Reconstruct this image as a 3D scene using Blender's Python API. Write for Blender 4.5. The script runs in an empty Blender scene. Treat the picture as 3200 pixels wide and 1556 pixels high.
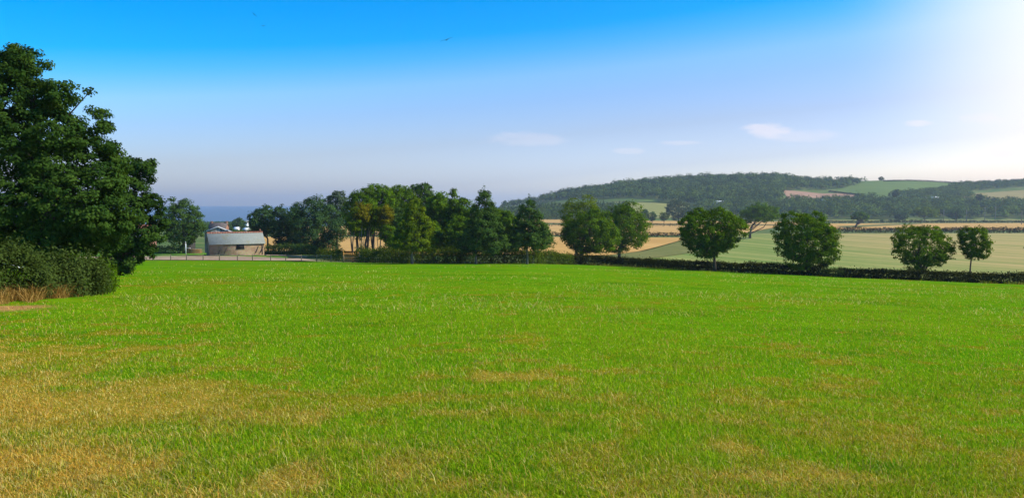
import bpy, math
import numpy as np
from mathutils import Vector

# ------------------------------------------------------------------ camera, sky, sun, exposure
SC = bpy.context.scene
COL = SC.collection
FPX, H0, EYE = 2464.0, 636.0, 1.6           # focal length in photo pixels, eye-level row, eye height
PITCH = math.atan((778.0 - H0) / FPX)
CP, SP = math.cos(PITCH), math.sin(PITCH)
cam_d = bpy.data.cameras.new('camera')
cam = bpy.data.objects.new('camera', cam_d)
COL.objects.link(cam)
cam.location = (0, 0, EYE)
cam.rotation_euler = (math.radians(90) - PITCH, 0, 0)
cam_d.sensor_width = 36.0
cam_d.lens = 36.0 * FPX / 3200.0
cam_d.clip_start, cam_d.clip_end = 0.1, 60000.0
SC.camera = cam

SUN_AZ, SUN_EL = math.radians(97), math.radians(39)
sun_dir = Vector((math.sin(SUN_AZ) * math.cos(SUN_EL), math.cos(SUN_AZ) * math.cos(SUN_EL), math.sin(SUN_EL)))
sun_d = bpy.data.lights.new('sun', 'SUN')
sun_d.energy, sun_d.angle, sun_d.color = 4.4, math.radians(0.5), (1.0, 0.93, 0.80)
sun = bpy.data.objects.new('sun', sun_d)
COL.objects.link(sun)
sun.rotation_euler = (-sun_dir).to_track_quat('-Z', 'Y').to_euler()

SC.view_settings.view_transform = 'Standard'
SC.view_settings.look = 'None'
SC.view_settings.gamma = 1.0
SC.view_settings.exposure = 0.35
SC.render.engine = 'CYCLES'
SC.cycles.max_bounces = 6
SC.cycles.diffuse_bounces = 3
SC.cycles.transmission_bounces = 4
SC.cycles.transparent_max_bounces = 4
SC.cycles.volume_bounces = 0
SC.cycles.caustics_reflective = SC.cycles.caustics_refractive = False
SC.cycles.use_denoising = True


class NT:
    """small wrapper to write node trees tersely"""
    def __init__(self, tree):
        self.t = tree
        tree.nodes.clear()

    def n(self, kind, **kw):
        nd = self.t.nodes.new(kind)
        for k, v in kw.items():
            setattr(nd, k, v)
        return nd

    def put(self, sock, v):
        if hasattr(v, 'is_output') or isinstance(v, bpy.types.NodeSocket):
            self.t.links.new(v, sock)
        elif v is not None:
            if sock.type == 'RGBA' and len(v) == 3:
                v = (*v, 1.0)
            sock.default_value = v

    def math(self, op, a, b=None, c=None, clamp=False):
        nd = self.n('ShaderNodeMath', operation=op, use_clamp=clamp)
        for s, v in zip(nd.inputs, (a, b, c)):
            self.put(s, v)
        return nd.outputs[0]

    def vmath(self, op, a, b=None):
        nd = self.n('ShaderNodeVectorMath', operation=op)
        self.put(nd.inputs[0], a)
        if b is not None:
            self.put(nd.inputs[1], b)
        return nd.outputs['Value'] if op in ('DOT_PRODUCT', 'LENGTH') else nd.outputs['Vector']

    def mix(self, fac, a, b, blend='MIX'):
        nd = self.n('ShaderNodeMix', data_type='RGBA', blend_type=blend)
        self.put(nd.inputs[0], fac)
        self.put(nd.inputs[6], a)
        self.put(nd.inputs[7], b)
        return nd.outputs[2]

    def ramp(self, fac, lo, hi, a=0.0, b=1.0, smooth=True):
        nd = self.n('ShaderNodeMapRange', interpolation_type='SMOOTHSTEP' if smooth else 'LINEAR')
        for s, v in zip(nd.inputs, (fac, lo, hi, a, b)):
            self.put(s, v)
        return nd.outputs[0]

    def noise(self, vec, scale, detail=3.0, rough=0.55):
        nd = self.n('ShaderNodeTexNoise')
        self.put(nd.inputs['Vector'], vec)
        nd.inputs['Scale'].default_value = scale
        nd.inputs['Detail'].default_value = detail
        nd.inputs['Roughness'].default_value = rough
        return nd.outputs['Fac']


world = bpy.data.worlds.new('World')
SC.world = world
world.use_nodes = True
w = NT(world.node_tree)
sky = w.n('ShaderNodeTexSky', sky_type='NISHITA')
sky.sun_disc = False
sky.sun_elevation, sky.sun_rotation = SUN_EL, SUN_AZ
sky.air_density, sky.dust_density, sky.ozone_density, sky.altitude = 1.0, 1.6, 2.0, 30.0
dirv = w.n('ShaderNodeTexCoord').outputs['Generated']
sep = w.n('ShaderNodeSeparateXYZ')
w.put(sep.inputs[0], dirv)
dx, dy, dz = sep.outputs
hs = w.n('ShaderNodeHueSaturation')
w.put(hs.inputs['Color'], sky.outputs[0])
hs.inputs['Saturation'].default_value = 1.0
hs.inputs['Value'].default_value = 1.0
skycol = hs.outputs[0]
# deeper blue with height away from the sun, pale lilac air near the skyline, white glow painted in at the right, apart from the sun
glow_dot = w.vmath('DOT_PRODUCT', dirv, Vector((math.sin(math.radians(52)), math.cos(math.radians(52)), 0.21)).normalized())
elev = w.math('SUBTRACT', dz, w.math('MULTIPLY', dx, 0.085))
cr = w.n('ShaderNodeValToRGB')
cr.color_ramp.elements[0].position, cr.color_ramp.elements[0].color = 0.0, (0.82, 0.84, 1.02, 1)
cr.color_ramp.elements[1].position, cr.color_ramp.elements[1].color = 1.0, (0.005, 0.20, 0.50, 1)
for p_, c_ in ((0.06, (0.53, 0.56, 0.76)), (0.16, (0.40, 0.42, 0.55)), (0.25, (0.32, 0.41, 0.57)), (0.31, (0.28, 0.44, 0.60)), (0.37, (0.11, 0.40, 0.61)), (0.42, (0.015, 0.36, 0.62)), (0.50, (0.0, 0.335, 0.62))):
    e_ = cr.color_ramp.elements.new(p_)
    e_.color = (*c_, 1)
w.put(cr.inputs[0], w.math('MULTIPLY', elev, 2.0, clamp=True))
SKYMUL = w.vmath('SCALE', cr.outputs[0])
SKYMUL.node.inputs['Scale'].default_value = 3.0
skycol = w.mix(1.0, skycol, SKYMUL, 'MULTIPLY')
glare = w.ramp(glow_dot, 0.85, 0.975, 0.0, 1.0)
GL = w.math('POWER', glare, 1.9)
skycol = w.mix(w.math('MULTIPLY', GL, 0.80, clamp=True), skycol, (10.5, 9.6, 9.4))
lowr = w.math('MULTIPLY', w.ramp(dz, 0.0, 0.16, 1.0, 0.0), w.ramp(dx, 0.0, 0.45, 0.0, 1.0))
skycol = w.mix(lowr, skycol, w.mix(1.0, skycol, (0.90, 0.80, 0.70), 'MULTIPLY'))
# faint small clouds low in the sky to the right
px_, el_ = w.math('DIVIDE', dx, w.math('MAXIMUM', dy, 0.05)), w.math('DIVIDE', dz, w.math('MAXIMUM', dy, 0.05))
comb = w.n('ShaderNodeCombineXYZ')
w.put(comb.inputs[0], px_)
w.put(comb.inputs[1], w.math('MULTIPLY', el_, 3.0))
cn = w.noise(comb.outputs[0], 16.0, 6.0, 0.62)
tot = None
for cpx, crow, rx, ry, k in ((1640, 438, 125, 20, .30), (2400, 412, 75, 22, .75), (2490, 424, 110, 18, .35), (2860, 388, 40, 11, .6),
                             (2130, 448, 60, 8, .35), (1960, 474, 45, 8, .3), (3060, 372, 70, 20, .5), (3140, 478, 55, 16, .8)):
    ca, ce = (cpx - 1600) / FPX, (H0 - crow) / FPX
    a = w.math('MULTIPLY', w.math('SUBTRACT', px_, ca), FPX / rx)
    b = w.math('MULTIPLY', w.math('SUBTRACT', el_, ce), FPX / ry)
    r = w.math('ADD', w.math('MULTIPLY', a, a), w.math('MULTIPLY', b, b))
    m = w.math('MULTIPLY', w.ramp(w.math('ADD', r, w.math('MULTIPLY', w.math('SUBTRACT', cn, 0.5), 5.5)), 0.0, 1.6, 1.0, 0.0), k)
    tot = m if tot is None else w.math('MAXIMUM', tot, m)
tot = w.math('MULTIPLY', tot, w.math('GREATER_THAN', dy, 0.1))
skycol = w.mix(w.math('MULTIPLY', tot, 0.6), skycol, (8.6, 7.7, 7.9))
bg = w.n('ShaderNodeBackground')
w.put(bg.inputs['Color'], skycol)
bg.inputs['Strength'].default_value = 0.10
w.t.links.new(bg.outputs[0], w.n('ShaderNodeOutputWorld').inputs[0])

# ------------------------------------------------------------------ geometry helpers


def vnoise(x, y, seed=0):
    """smooth value noise in 0..1 on a unit lattice"""
    xi, yi = np.floor(x).astype(np.int64), np.floor(y).astype(np.int64)
    fx, fy = x - xi, y - yi
    fx, fy = fx * fx * (3 - 2 * fx), fy * fy * (3 - 2 * fy)

    def h(a, b):
        n = (a * 374761393 + b * 668265263 + seed * 974711) & 0x7fffffff
        n = ((n ^ (n >> 13)) * 1274126177) & 0x7fffffff
        return ((n ^ (n >> 16)) & 0xffff) / 65535.0
    return (h(xi, yi) * (1 - fx) + h(xi + 1, yi) * fx) * (1 - fy) + (h(xi, yi + 1) * (1 - fx) + h(xi + 1, yi + 1) * fx) * fy


def fbm(x, y, seed=0, octs=4):
    s, a, t = 0.0, 0.5, 0.0
    for k in range(octs):
        s = s + a * vnoise(x * 2 ** k, y * 2 ** k, seed + k)
        t += a
        a *= 0.55
    return s / t


BASE_Y = [-200, 0, 50, 100, 125, 150, 165, 200, 300, 450, 600, 800, 1000, 1150, 1250, 9000]
BASE_Z = [0.5, 0, -3.25, -6.55, -8.15, -9.6, -10.4, -12.0, -15.5, -18.5, -20.6, -22.2, -22.8, -22.9, -22.9, -22.9]
BASE_L = [0.5, 0, -3.25, -6.55, -8.1, -9.6, -10.25, -10.7, -15.5, -18.5, -20.6, -22.2, -22.8, -22.9, -22.9, -22.9]      # with the level farm yard
# bare skyline of the hills, photo column -> photo row
RIDGE_PX = [-3000, 1380, 1500, 1600, 1680, 1730, 1800, 1870, 1950, 2050, 2150, 2250, 2410, 2520, 2560, 2640, 2680, 2750, 2830, 2900, 2990, 3040, 3100, 3200, 3400, 3800, 6000]
RIDGE_ROW = [720, 700, 655, 643, 630, 615, 600, 591, 579, 567, 561, 557, 553, 564, 570, 569, 566, 564, 564, 567, 572, 573, 571, 566, 556, 560, 600]


def Z(x, y):
    """ground height"""
    x, y = np.asarray(x, float), np.asarray(y, float)
    yard_w = np.clip((-18 - x) / 22.0, 0, 1)
    z = np.interp(y, BASE_Y, BASE_Z) * (1 - yard_w) + np.interp(y, BASE_Y, BASE_L) * yard_w
    s = np.clip((600 - y) / 470.0, 0, 1)
    z = z - 0.033 * np.clip(x, 0, 150) * s * s * (3 - 2 * s)
    px = 1600 + FPX * x / np.maximum(y, 1.0)
    left = np.clip((1500 - px) / 500, 0, 1) * np.clip((y - 600) / 600, 0, 1)
    z = z - 6.0 * left * left * (3 - 2 * left)                       # the coast falls to the sea
    y0, y1 = 1130.0, 1800.0
    hz = EYE + (H0 - np.interp(px, RIDGE_PX, RIDGE_ROW)) / FPX * y1
    t = np.clip((y - y0) / (y1 - y0), 0, 1)
    prof = t ** 1.05
    over = np.clip((y - y1) / 900.0, 0, 1)
    hill = np.clip(hz + 22.9, 0, None) * prof * (1 - over * over * (3 - 2 * over))
    z = z + np.where(px > 1380, hill, 0)
    und = (fbm(x / 9.0, y / 9.0, 5, 2) - 0.5) * 0.12 * np.clip(y / 12, 0, 1) * np.clip((140 - y) / 40, 0, 1)
    return z + und


def ray(px, row):
    u, v = (px - 1600) / FPX, (778.0 - row) / FPX
    d = CP + v * SP
    return u / d, (-SP + v * CP) / d


def pt(px, row, Y):
    a, b = ray(px, row)
    return np.array((a * Y, Y, EYE + b * Y))


def gx(px, Y):
    """ground point under photo column px at depth Y"""
    x = (px - 1600) / FPX * Y
    for _ in range(3):
        z = float(Z(x, Y))
        dep = Y * CP - (z - EYE) * SP
        x = (px - 1600) / FPX * dep
    return np.array((x, Y, float(Z(x, Y))))


_YS = np.concatenate([np.linspace(2, 200, 1200), np.linspace(200, 2600, 4000)])


def at(px, row):
    """where the ray through a photo pixel first meets the ground"""
    a, b = ray(px, row)
    f = EYE + b * _YS - Z(a * _YS, _YS)
    k = np.argmax(f < 0)
    if f[k] >= 0:
        k = len(f) - 1
    if f[k] >= 0:
        print('no ground at', px, row)
    Y = _YS[k]
    return np.array((a * Y, Y, float(Z(a * Y, Y))))


def link(name, me, mat=None, parent=None):
    o = bpy.data.objects.new(name, me)
    COL.objects.link(o)
    if mat is not None and me is not None:
        me.materials.append(mat)
    if parent is not None:
        o.parent = parent
    return o


def mesh(name, verts, faces, attrs=None, smooth=False):
    """faces: (n,k) index array or a list of such arrays; attrs: {name: (domain, values)}"""
    if not isinstance(faces, list):
        faces = [faces]
    faces = [np.asarray(f, np.int32) for f in faces if len(f)]
    me = bpy.data.meshes.new(name)
    verts = np.asarray(verts, np.float32)
    nl = sum(f.size for f in faces)
    npol = sum(len(f) for f in faces)
    me.vertices.add(len(verts))
    me.vertices.foreach_set('co', verts.ravel())
    me.loops.add(nl)
    me.loops.foreach_set('vertex_index', np.concatenate([f.ravel() for f in faces]))
    me.polygons.add(npol)
    tot = np.concatenate([np.full(len(f), f.shape[1], np.int32) for f in faces])
    me.polygons.foreach_set('loop_start', np.concatenate([[0], np.cumsum(tot)[:-1]]).astype(np.int32))
    me.polygons.foreach_set('loop_total', tot)
    if smooth:
        me.polygons.foreach_set('use_smooth', np.ones(npol, bool))
    for k, (dom, val) in (attrs or {}).items():
        a = me.attributes.new(k, 'FLOAT', dom)
        a.data.foreach_set('value', np.asarray(val, np.float32))
    me.update(calc_edges=True)
    return me


def tag(o, label=None, cat=None, group=None, kind=None):
    for k, v in (('label', label), ('category', cat), ('group', group), ('kind', kind)):
        if v:
            o[k] = v
    return o


def empty(name, loc, label, cat, group=None, rz=0.0):
    o = bpy.data.objects.new(name, None)
    COL.objects.link(o)
    o.location = [float(v) for v in loc]
    o.rotation_euler = (0, 0, rz)
    o.empty_display_size = 0.5
    return tag(o, label, cat, group)


class MB:
    """collects boxes, tubes and plain faces into one mesh"""
    def __init__(self):
        self.v, self.f3, self.f4, self.fn = [], [], [], []
        self.k = 0

    def add(self, v, faces):
        v = np.asarray(v, float)
        for f in faces:
            f = [i + self.k for i in f]
            (self.f3 if len(f) == 3 else self.f4 if len(f) == 4 else self.fn).append(f)
        self.v.append(v)
        self.k += len(v)
        return self

    def box(self, c, s, rz=0.0, tilt=None):
        c, s = np.array(c, float), np.array(s, float) / 2
        p = np.array([(a, b, d) for a in (-1, 1) for b in (-1, 1) for d in (-1, 1)]) * s
        if tilt:                                        # (axis, angle) turn before rz
            ax, an = tilt
            i, j = {'x': (1, 2), 'y': (2, 0)}[ax]
            q = p.copy()
            q[:, i] = p[:, i] * math.cos(an) - p[:, j] * math.sin(an)
            q[:, j] = p[:, i] * math.sin(an) + p[:, j] * math.cos(an)
            p = q
        x, y = p[:, 0] * math.cos(rz) - p[:, 1] * math.sin(rz), p[:, 0] * math.sin(rz) + p[:, 1] * math.cos(rz)
        p = np.stack([x, y, p[:, 2]], 1) + c
        return self.add(p, [(0, 1, 3, 2), (4, 6, 7, 5), (0, 4, 5, 1), (2, 3, 7, 6), (0, 2, 6, 4), (1, 5, 7, 3)])

    def tube(self, path, radii, n=7, cap=True):
        path = np.asarray(path, float)
        rings = []
        for i, (p, r) in enumerate(zip(path, radii)):
            t = path[min(i + 1, len(path) - 1)] - path[max(i - 1, 0)]
            t = t / (np.linalg.norm(t) + 1e-9)
            a = np.cross(t, (0.3, 1.0, 0.1) if abs(t[1]) < 0.9 else (1, 0, 0))
            a /= np.linalg.norm(a) + 1e-9
            b = np.cross(t, a)
            th = np.linspace(0, 2 * np.pi, n, endpoint=False)
            rings.append(p + r * (np.cos(th)[:, None] * a + np.sin(th)[:, None] * b))
        fs = []
        for i in range(len(path) - 1):
            for j in range(n):
                fs.append((i * n + j, i * n + (j + 1) % n, (i + 1) * n + (j + 1) % n, (i + 1) * n + j))
        if cap:
            fs.append(tuple(range(n))[::-1])
            fs.append(tuple((len(path) - 1) * n + j for j in range(n)))
        return self.add(np.concatenate(rings), fs)

    def build(self, name, mat, parent=None, smooth=False):
        faces = [np.array(self.f3, np.int32), np.array(self.f4, np.int32)]
        by = {}
        for f in self.fn:
            by.setdefault(len(f), []).append(f)
        faces += [np.array(v, np.int32) for v in by.values()]
        return link(name, mesh(name, np.concatenate(self.v), faces, smooth=smooth), mat, parent)


# ------------------------------------------------------------------ materials
def new_mat(name):
    m = bpy.data.materials.new(name)
    m.use_nodes = True
    return m, NT(m.node_tree)


def finish(t, shader, disp=None):
    out = t.n('ShaderNodeOutputMaterial')
    t.t.links.new(shader, out.inputs['Surface'])


def princ(t, col, rough=0.8, bump=None, bd=0.02, spec=0.3):
    p = t.n('ShaderNodeBsdfPrincipled')
    t.put(p.inputs['Base Color'], col)
    t.put(p.inputs['Roughness'], rough)
    p.inputs['Specular IOR Level'].default_value = spec
    if bump is not None:
        b = t.n('ShaderNodeBump')
        b.inputs['Distance'].default_value = bd
        t.put(b.inputs['Height'], bump)
        t.t.links.new(b.outputs[0], p.inputs['Normal'])
    return p.outputs[0]


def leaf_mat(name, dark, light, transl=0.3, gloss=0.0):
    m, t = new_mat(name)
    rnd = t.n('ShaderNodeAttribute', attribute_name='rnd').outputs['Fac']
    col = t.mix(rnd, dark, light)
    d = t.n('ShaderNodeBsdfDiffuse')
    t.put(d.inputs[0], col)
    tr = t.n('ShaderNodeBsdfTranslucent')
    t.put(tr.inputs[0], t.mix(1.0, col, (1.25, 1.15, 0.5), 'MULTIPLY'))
    ms = t.n('ShaderNodeMixShader')
    ms.inputs[0].default_value = transl
    t.t.links.new(d.outputs[0], ms.inputs[1])
    t.t.links.new(tr.outputs[0], ms.inputs[2])
    sh = ms.outputs[0]
    if gloss > 0:
        g = t.n('ShaderNodeBsdfGlossy')
        g.inputs['Roughness'].default_value = 0.45
        g.inputs['Color'].default_value = (0.8, 0.9, 0.9, 1)
        m2 = t.n('ShaderNodeMixShader')
        m2.inputs[0].default_value = gloss
        t.t.links.new(sh, m2.inputs[1])
        t.t.links.new(g.outputs[0], m2.inputs[2])
        sh = m2.outputs[0]
    finish(t, sh)
    return m


def noise_mat(name, a, b, scale, detail=4.0, rough=0.85, bump=0.0, stretch=None, lo=0.35, hi=0.65):
    m, t = new_mat(name)
    v = t.n('ShaderNodeTexCoord').outputs['Object']
    if stretch:
        v = t.vmath('MULTIPLY', v, stretch)
    n = t.noise(v, scale, detail, 0.6)
    finish(t, princ(t, t.mix(t.ramp(n, lo, hi), a, b), rough, n if bump else None, bump))
    return m


M = {
    'oak': leaf_mat('oak_leaf', (0.030, 0.080, 0.003), (0.155, 0.255, 0.010), 0.34),
    'oak_light': leaf_mat('light_oak_leaf', (0.055, 0.125, 0.004), (0.200, 0.330, 0.012), 0.36),
    'big': leaf_mat('broad_leaf', (0.018, 0.052, 0.010), (0.078, 0.138, 0.018), 0.28),
    'fir': leaf_mat('dark_leaf', (0.026, 0.066, 0.014), (0.105, 0.175, 0.026), 0.26),
    'pine': leaf_mat('pine_needle', (0.020, 0.058, 0.022), (0.090, 0.155, 0.038), 0.2),
    'grey': leaf_mat('grey_green_leaf', (0.045, 0.080, 0.045), (0.125, 0.170, 0.085), 0.3),
    'bronze': leaf_mat('bronze_leaf', (0.085, 0.090, 0.004), (0.270, 0.225, 0.008), 0.35),
    'olive': leaf_mat('olive_leaf', (0.055, 0.105, 0.004), (0.200, 0.260, 0.010), 0.34),
    'hedge': leaf_mat('hedge_leaf', (0.035, 0.065, 0.004), (0.130, 0.175, 0.012), 0.25),
    'hedge_brown': leaf_mat('brown_hedge_leaf', (0.014, 0.020, 0.002), (0.058, 0.058, 0.005), 0.12),
    'bramble': leaf_mat('bramble_leaf', (0.020, 0.036, 0.005), (0.085, 0.120, 0.024), 0.22),
    'wood_far': leaf_mat('far_wood_leaf', (0.010, 0.036, 0.010), (0.140, 0.205, 0.026), 0.2),
    'dry': leaf_mat('dry_stalk', (0.160, 0.070, 0.010), (0.600, 0.370, 0.100), 0.25),
    'grass': None,
    'bark': noise_mat('bark', (0.035, 0.026, 0.018), (0.120, 0.095, 0.070), 3.0, 5.0, 0.9, 0.03, (3, 3, 0.6)),
    'bark_pale': noise_mat('pale_bark', (0.110, 0.095, 0.070), (0.280, 0.250, 0.190), 3.0, 5.0, 0.9, 0.03, (3, 3, 0.6)),
    'timber': noise_mat('weathered_timber', (0.170, 0.120, 0.065), (0.340, 0.260, 0.150), 2.5, 5.0, 0.85, 0.004, (6, 6, 6)),
    'white': noise_mat('white_paint', (0.700, 0.690, 0.650), (0.830, 0.820, 0.790), 2.0, 3.0, 0.6),
    'glass': noise_mat('dark_opening', (0.012, 0.012, 0.012), (0.030, 0.028, 0.026), 1.0),
}


def field_mat(name, a, b, ang, period, patch=0.02, third=None, rowk=0.35, rough=0.95):
    """ploughed or mown land: broad patches plus straight drill lines"""
    m, t = new_mat(name)
    v = t.n('ShaderNodeNewGeometry').outputs['Position']
    s = t.n('ShaderNodeSeparateXYZ')
    t.put(s.inputs[0], v)
    q = t.math('ADD', t.math('MULTIPLY', s.outputs[0], math.cos(ang)), t.math('MULTIPLY', s.outputs[1], math.sin(ang)))
    cb = t.n('ShaderNodeCombineXYZ')
    t.put(cb.inputs[0], t.math('DIVIDE', q, period))
    rows = t.noise(cb.outputs[0], 1.0, 2.0)
    big = t.noise(v, patch, 5.0, 0.6)
    fine = t.noise(v, 0.6, 4.0, 0.65)
    f = t.math('ADD', t.math('MULTIPLY', t.math('SUBTRACT', rows, 0.5), rowk * 2.5), t.math('MULTIPLY', big, 0.6))
    f = t.math('ADD', f, t.math('MULTIPLY', t.math('SUBTRACT', fine, 0.5), 0.5))
    col = t.mix(t.ramp(f, 0.05, 0.6), a, b)
    if third:
        c3, pa, lo, hi = third                          # blends along a world direction
        e = t.math('ADD', t.math('MULTIPLY', s.outputs[0], math.cos(pa)), t.math('MULTIPLY', s.outputs[1], math.sin(pa)))
        e = t.math('ADD', e, t.math('MULTIPLY', t.math('SUBTRACT', t.noise(v, 0.02, 3.0), 0.5), (hi - lo) * 0.9))
        col = t.mix(t.math('MULTIPLY', t.ramp(e, lo, hi), t.ramp(f, -0.1, 0.55, 0.35, 1.0)), col, c3)
    finish(t, princ(t, col, rough, fine, 0.05, 0.1))
    return m


# ------------------------------------------------------------------ ground sheets
def grid_sheet(name, xs_fn, us, ys, lift, mat, attrs=None, zfn=None):
    """sheet over rows ys; xs_fn(y, u) gives x"""
    U, Y = np.meshgrid(us, ys)
    X = xs_fn(Y, U)
    Zz = (zfn or Z)(X, Y) + lift
    v = np.stack([X.ravel(), Y.ravel(), Zz.ravel()], 1)
    nu, ny = len(us), len(ys)
    i = np.arange((nu - 1) * (ny - 1))
    a = (i // (nu - 1)) * nu + i % (nu - 1)
    f = np.stack([a, a + 1, a + nu + 1, a + nu], 1)
    at_ = {k: ('POINT', fn(v[:, 0], v[:, 1])) for k, fn in (attrs or {}).items()}
    return link(name, mesh(name, v, f, at_, smooth=True), mat)


def drape(name, corners, mat, lift=0.12, n=40, m=24, kind='structure', label=None, cat=None):
    """a four cornered field laid on the terrain; corners as ground points bottom-left, bottom-right, top-right, top-left"""
    c = [np.array(p[:2]) for p in corners]
    s, t = np.meshgrid(np.linspace(0, 1, n), np.linspace(0, 1, m))
    s, t = s.ravel()[:, None], t.ravel()[:, None]
    p = (c[0] * (1 - s) + c[1] * s) * (1 - t) + (c[3] * (1 - s) + c[2] * s) * t
    z = Z(p[:, 0], p[:, 1]) + lift
    i = np.arange((n - 1) * (m - 1))
    a = (i // (n - 1)) * n + i % (n - 1)
    f = np.stack([a, a + 1, a + n + 1, a + n], 1)
    o = link(name, mesh(name, np.column_stack([p, z]), f, smooth=True), mat)
    return tag(o, label, cat, None, kind)


# far edge of the near field: photo column -> depth
EDGE_PX = [-3000, 0, 370, 900, 1120, 1300, 1650, 1800, 2000, 2300, 2600, 3200, 3700, 6000]
EDGE_Y = [170, 168, 165, 158, 148, 138, 140, 148, 140, 125, 112, 98, 90, 70]


def edge_y(px):
    return np.interp(px, EDGE_PX, EDGE_Y)


mg, t = new_mat('rough_grassland')
v = t.n('ShaderNodeNewGeometry').outputs['Position']
finish(t, princ(t, t.mix(t.ramp(t.noise(v, 0.05, 6.0, 0.65), 0.35, 0.65), (0.060, 0.120, 0.012), (0.170, 0.180, 0.045)), 0.95, None, 0, 0.1))
ysg = np.concatenate([np.linspace(-60, 160, 23), np.linspace(170, 1100, 60), np.linspace(1120, 2700, 80), [3200, 3600]])
gb = grid_sheet('ground', lambda Y, U: U * (Y * 1.15 + 180), np.linspace(-1, 1, 161), ysg, -0.35, mg,
                zfn=lambda X, Y: np.where((X < 0.0 * Y) & (Y > 2750), -60.0, Z(X, Y)))
tag(gb, kind='structure')


BLOBS = []          # explicit worn or dry patches: x, y, rx, ry, strength
for bpx, brow, rx, ry, k in ((150, 1100, .9, .5, .5), (560, 1150, 1.4, .5, .35), (1320, 1066, .5, .5, .6), (450, 1065, .8, .4, .3), (60, 1250, 1.5, 1.0, .4),
                             (1100, 1420, .7, .35, .55), (450, 1460, .6, .3, .5), (1560, 1180, 1.1, .4, .4), (1780, 1240, .8, .35, .5), (2620, 1215, .9, .5, .4),
                             (2110, 1100, .7, .4, .5), (1560, 1330, .35, .15, .5), (2240, 1405, .4, .15, .4), (2850, 1330, .8, .3, .4), (200, 1450, 1.0, .4, .5),
                             (2990, 1090, .9, .5, .4), (1580, 980, 1.2, .7, .35), (1650, 1180, .6, .3, .4), (650, 885, 2.0, 2.5, .5), (420, 893, 2.5, 2, .5), (960, 1520, .6, .2, .4),
                             (2650, 1040, .8, .5, .45), (2730, 1195, .3, .2, .6)):
    p = at(bpx, brow)
    BLOBS.append((p[0], p[1], rx, ry, k))


def dryness_with_glow(x, y):
    """0 lush .. 1 straw, raised at left to paint in a light-leak glow"""
    n1 = fbm(x * 0.75 + 11, y * 0.75 + 3, 1, 5)
    n2 = fbm(x * 2.6, y * 2.6, 9, 3)
    n3 = fbm(x * 0.09 + 5, y * 0.09, 21, 3)
    d = .03 + (n1 - 0.5) * 1.3 + (n2 - 0.5) * 1.6 + (n3 - 0.5) * 0.8
    d = d + 0.42 * np.exp(-(np.maximum(y - 4, 0) / 7.5) ** 2) - 0.10
    px = x / np.maximum(y, 3.0)
    d = d + 0.62 * np.clip((-px - 0.22) / 0.42, 0, 1) * np.exp(-(np.maximum(y - 8, 0) / 13.0) ** 2)  # left term paints an orange light-leak glow as straw
    for bx, by, rx, ry, k in BLOBS:
        r = ((x - bx) / rx) ** 2 + ((y - by) / ry) ** 2
        d = d + k * .75 * np.exp(-r) * (0.2 + 1.5 * n2)
    return np.clip(d, 0, 1)


_soil = at(-10, 965)


def bareness(x, y):
    r = ((x - _soil[0]) / 1.5) ** 2 + ((y - _soil[1]) / 1.5) ** 2
    b = np.exp(-r) * (0.4 + fbm(x * 1.5, y * 1.5, 31, 3))
    return np.clip(b * 1.4, 0, 1)


GREEN_A, GREEN_B = (0.095, 0.240, 0.003), (0.440, 0.620, 0.014)
STRAW_A, STRAW_B = (0.340, 0.260, 0.006), (0.950, 0.790, 0.270)
mm, t = new_mat('pasture_ground')
v = t.n('ShaderNodeNewGeometry').outputs['Position']
dry = t.n('ShaderNodeAttribute', attribute_name='dry').outputs['Fac']  # real dryness plus the light-leak glow painted at left
bare = t.n('ShaderNodeAttribute', attribute_name='bare').outputs['Fac']
n_f, n_m, n_l = t.noise(v, 9.0, 5.0, 0.7), t.noise(v, 0.9, 5.0, 0.65), t.noise(v, 0.10, 4.0, 0.6)
gcol = t.mix(t.ramp(n_m, 0.3, 0.7), (0.060, 0.190, 0.002), (0.125, 0.285, 0.003))
gcol = t.mix(t.math('MULTIPLY', t.ramp(n_l, 0.35, 0.7), 0.55), gcol, (0.175, 0.270, 0.004))
gcol = t.mix(t.math('MULTIPLY', t.ramp(t.noise(v, 0.22, 5.0, .62), .52, .66), .6), gcol, (0.040, 0.140, 0.002))
dd = t.math('ADD', t.math('MULTIPLY', dry, 1.05), t.math('MULTIPLY', t.math('SUBTRACT', n_f, 0.5), 0.9))
gcol = t.mix(t.ramp(dd, 0.10, 0.60), gcol, (0.190, 0.180, 0.004))
gcol = t.mix(t.ramp(dd, 0.55, 1.5), gcol, (0.380, 0.270, 0.030))
fl = t.ramp(t.math('ADD', t.noise(v, 2.3, 3.0, 0.7), t.math('MULTIPLY', t.math('SUBTRACT', n_l, 0.5), 0.25)), 0.62, 0.72)
gcol = t.mix(t.math('MULTIPLY', fl, 0.5), gcol, (0.300, 0.270, 0.030))
gcol = t.mix(t.ramp(t.math('ADD', bare, t.math('MULTIPLY', t.math('SUBTRACT', n_f, .5), 1.2)), .25, .8), gcol, t.mix(t.ramp(t.noise(v, 5.0, 5.0, .7), .4, .65), (0.340, 0.160, 0.045), (0.500, 0.280, 0.090)))
finish(t, princ(t, gcol, 1.0, n_f, 0.03, 0.0))


def meadow_x(Y, U):
    return U * (Y * 0.95 + 6)


# rows of the near field run from behind the camera to its far edge; each column ends at its own depth
us = np.linspace(-1, 1, 300)
rows = np.concatenate([np.linspace(-8, 2, 8)[:-1], np.geomspace(2, 100, 190)])


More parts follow.
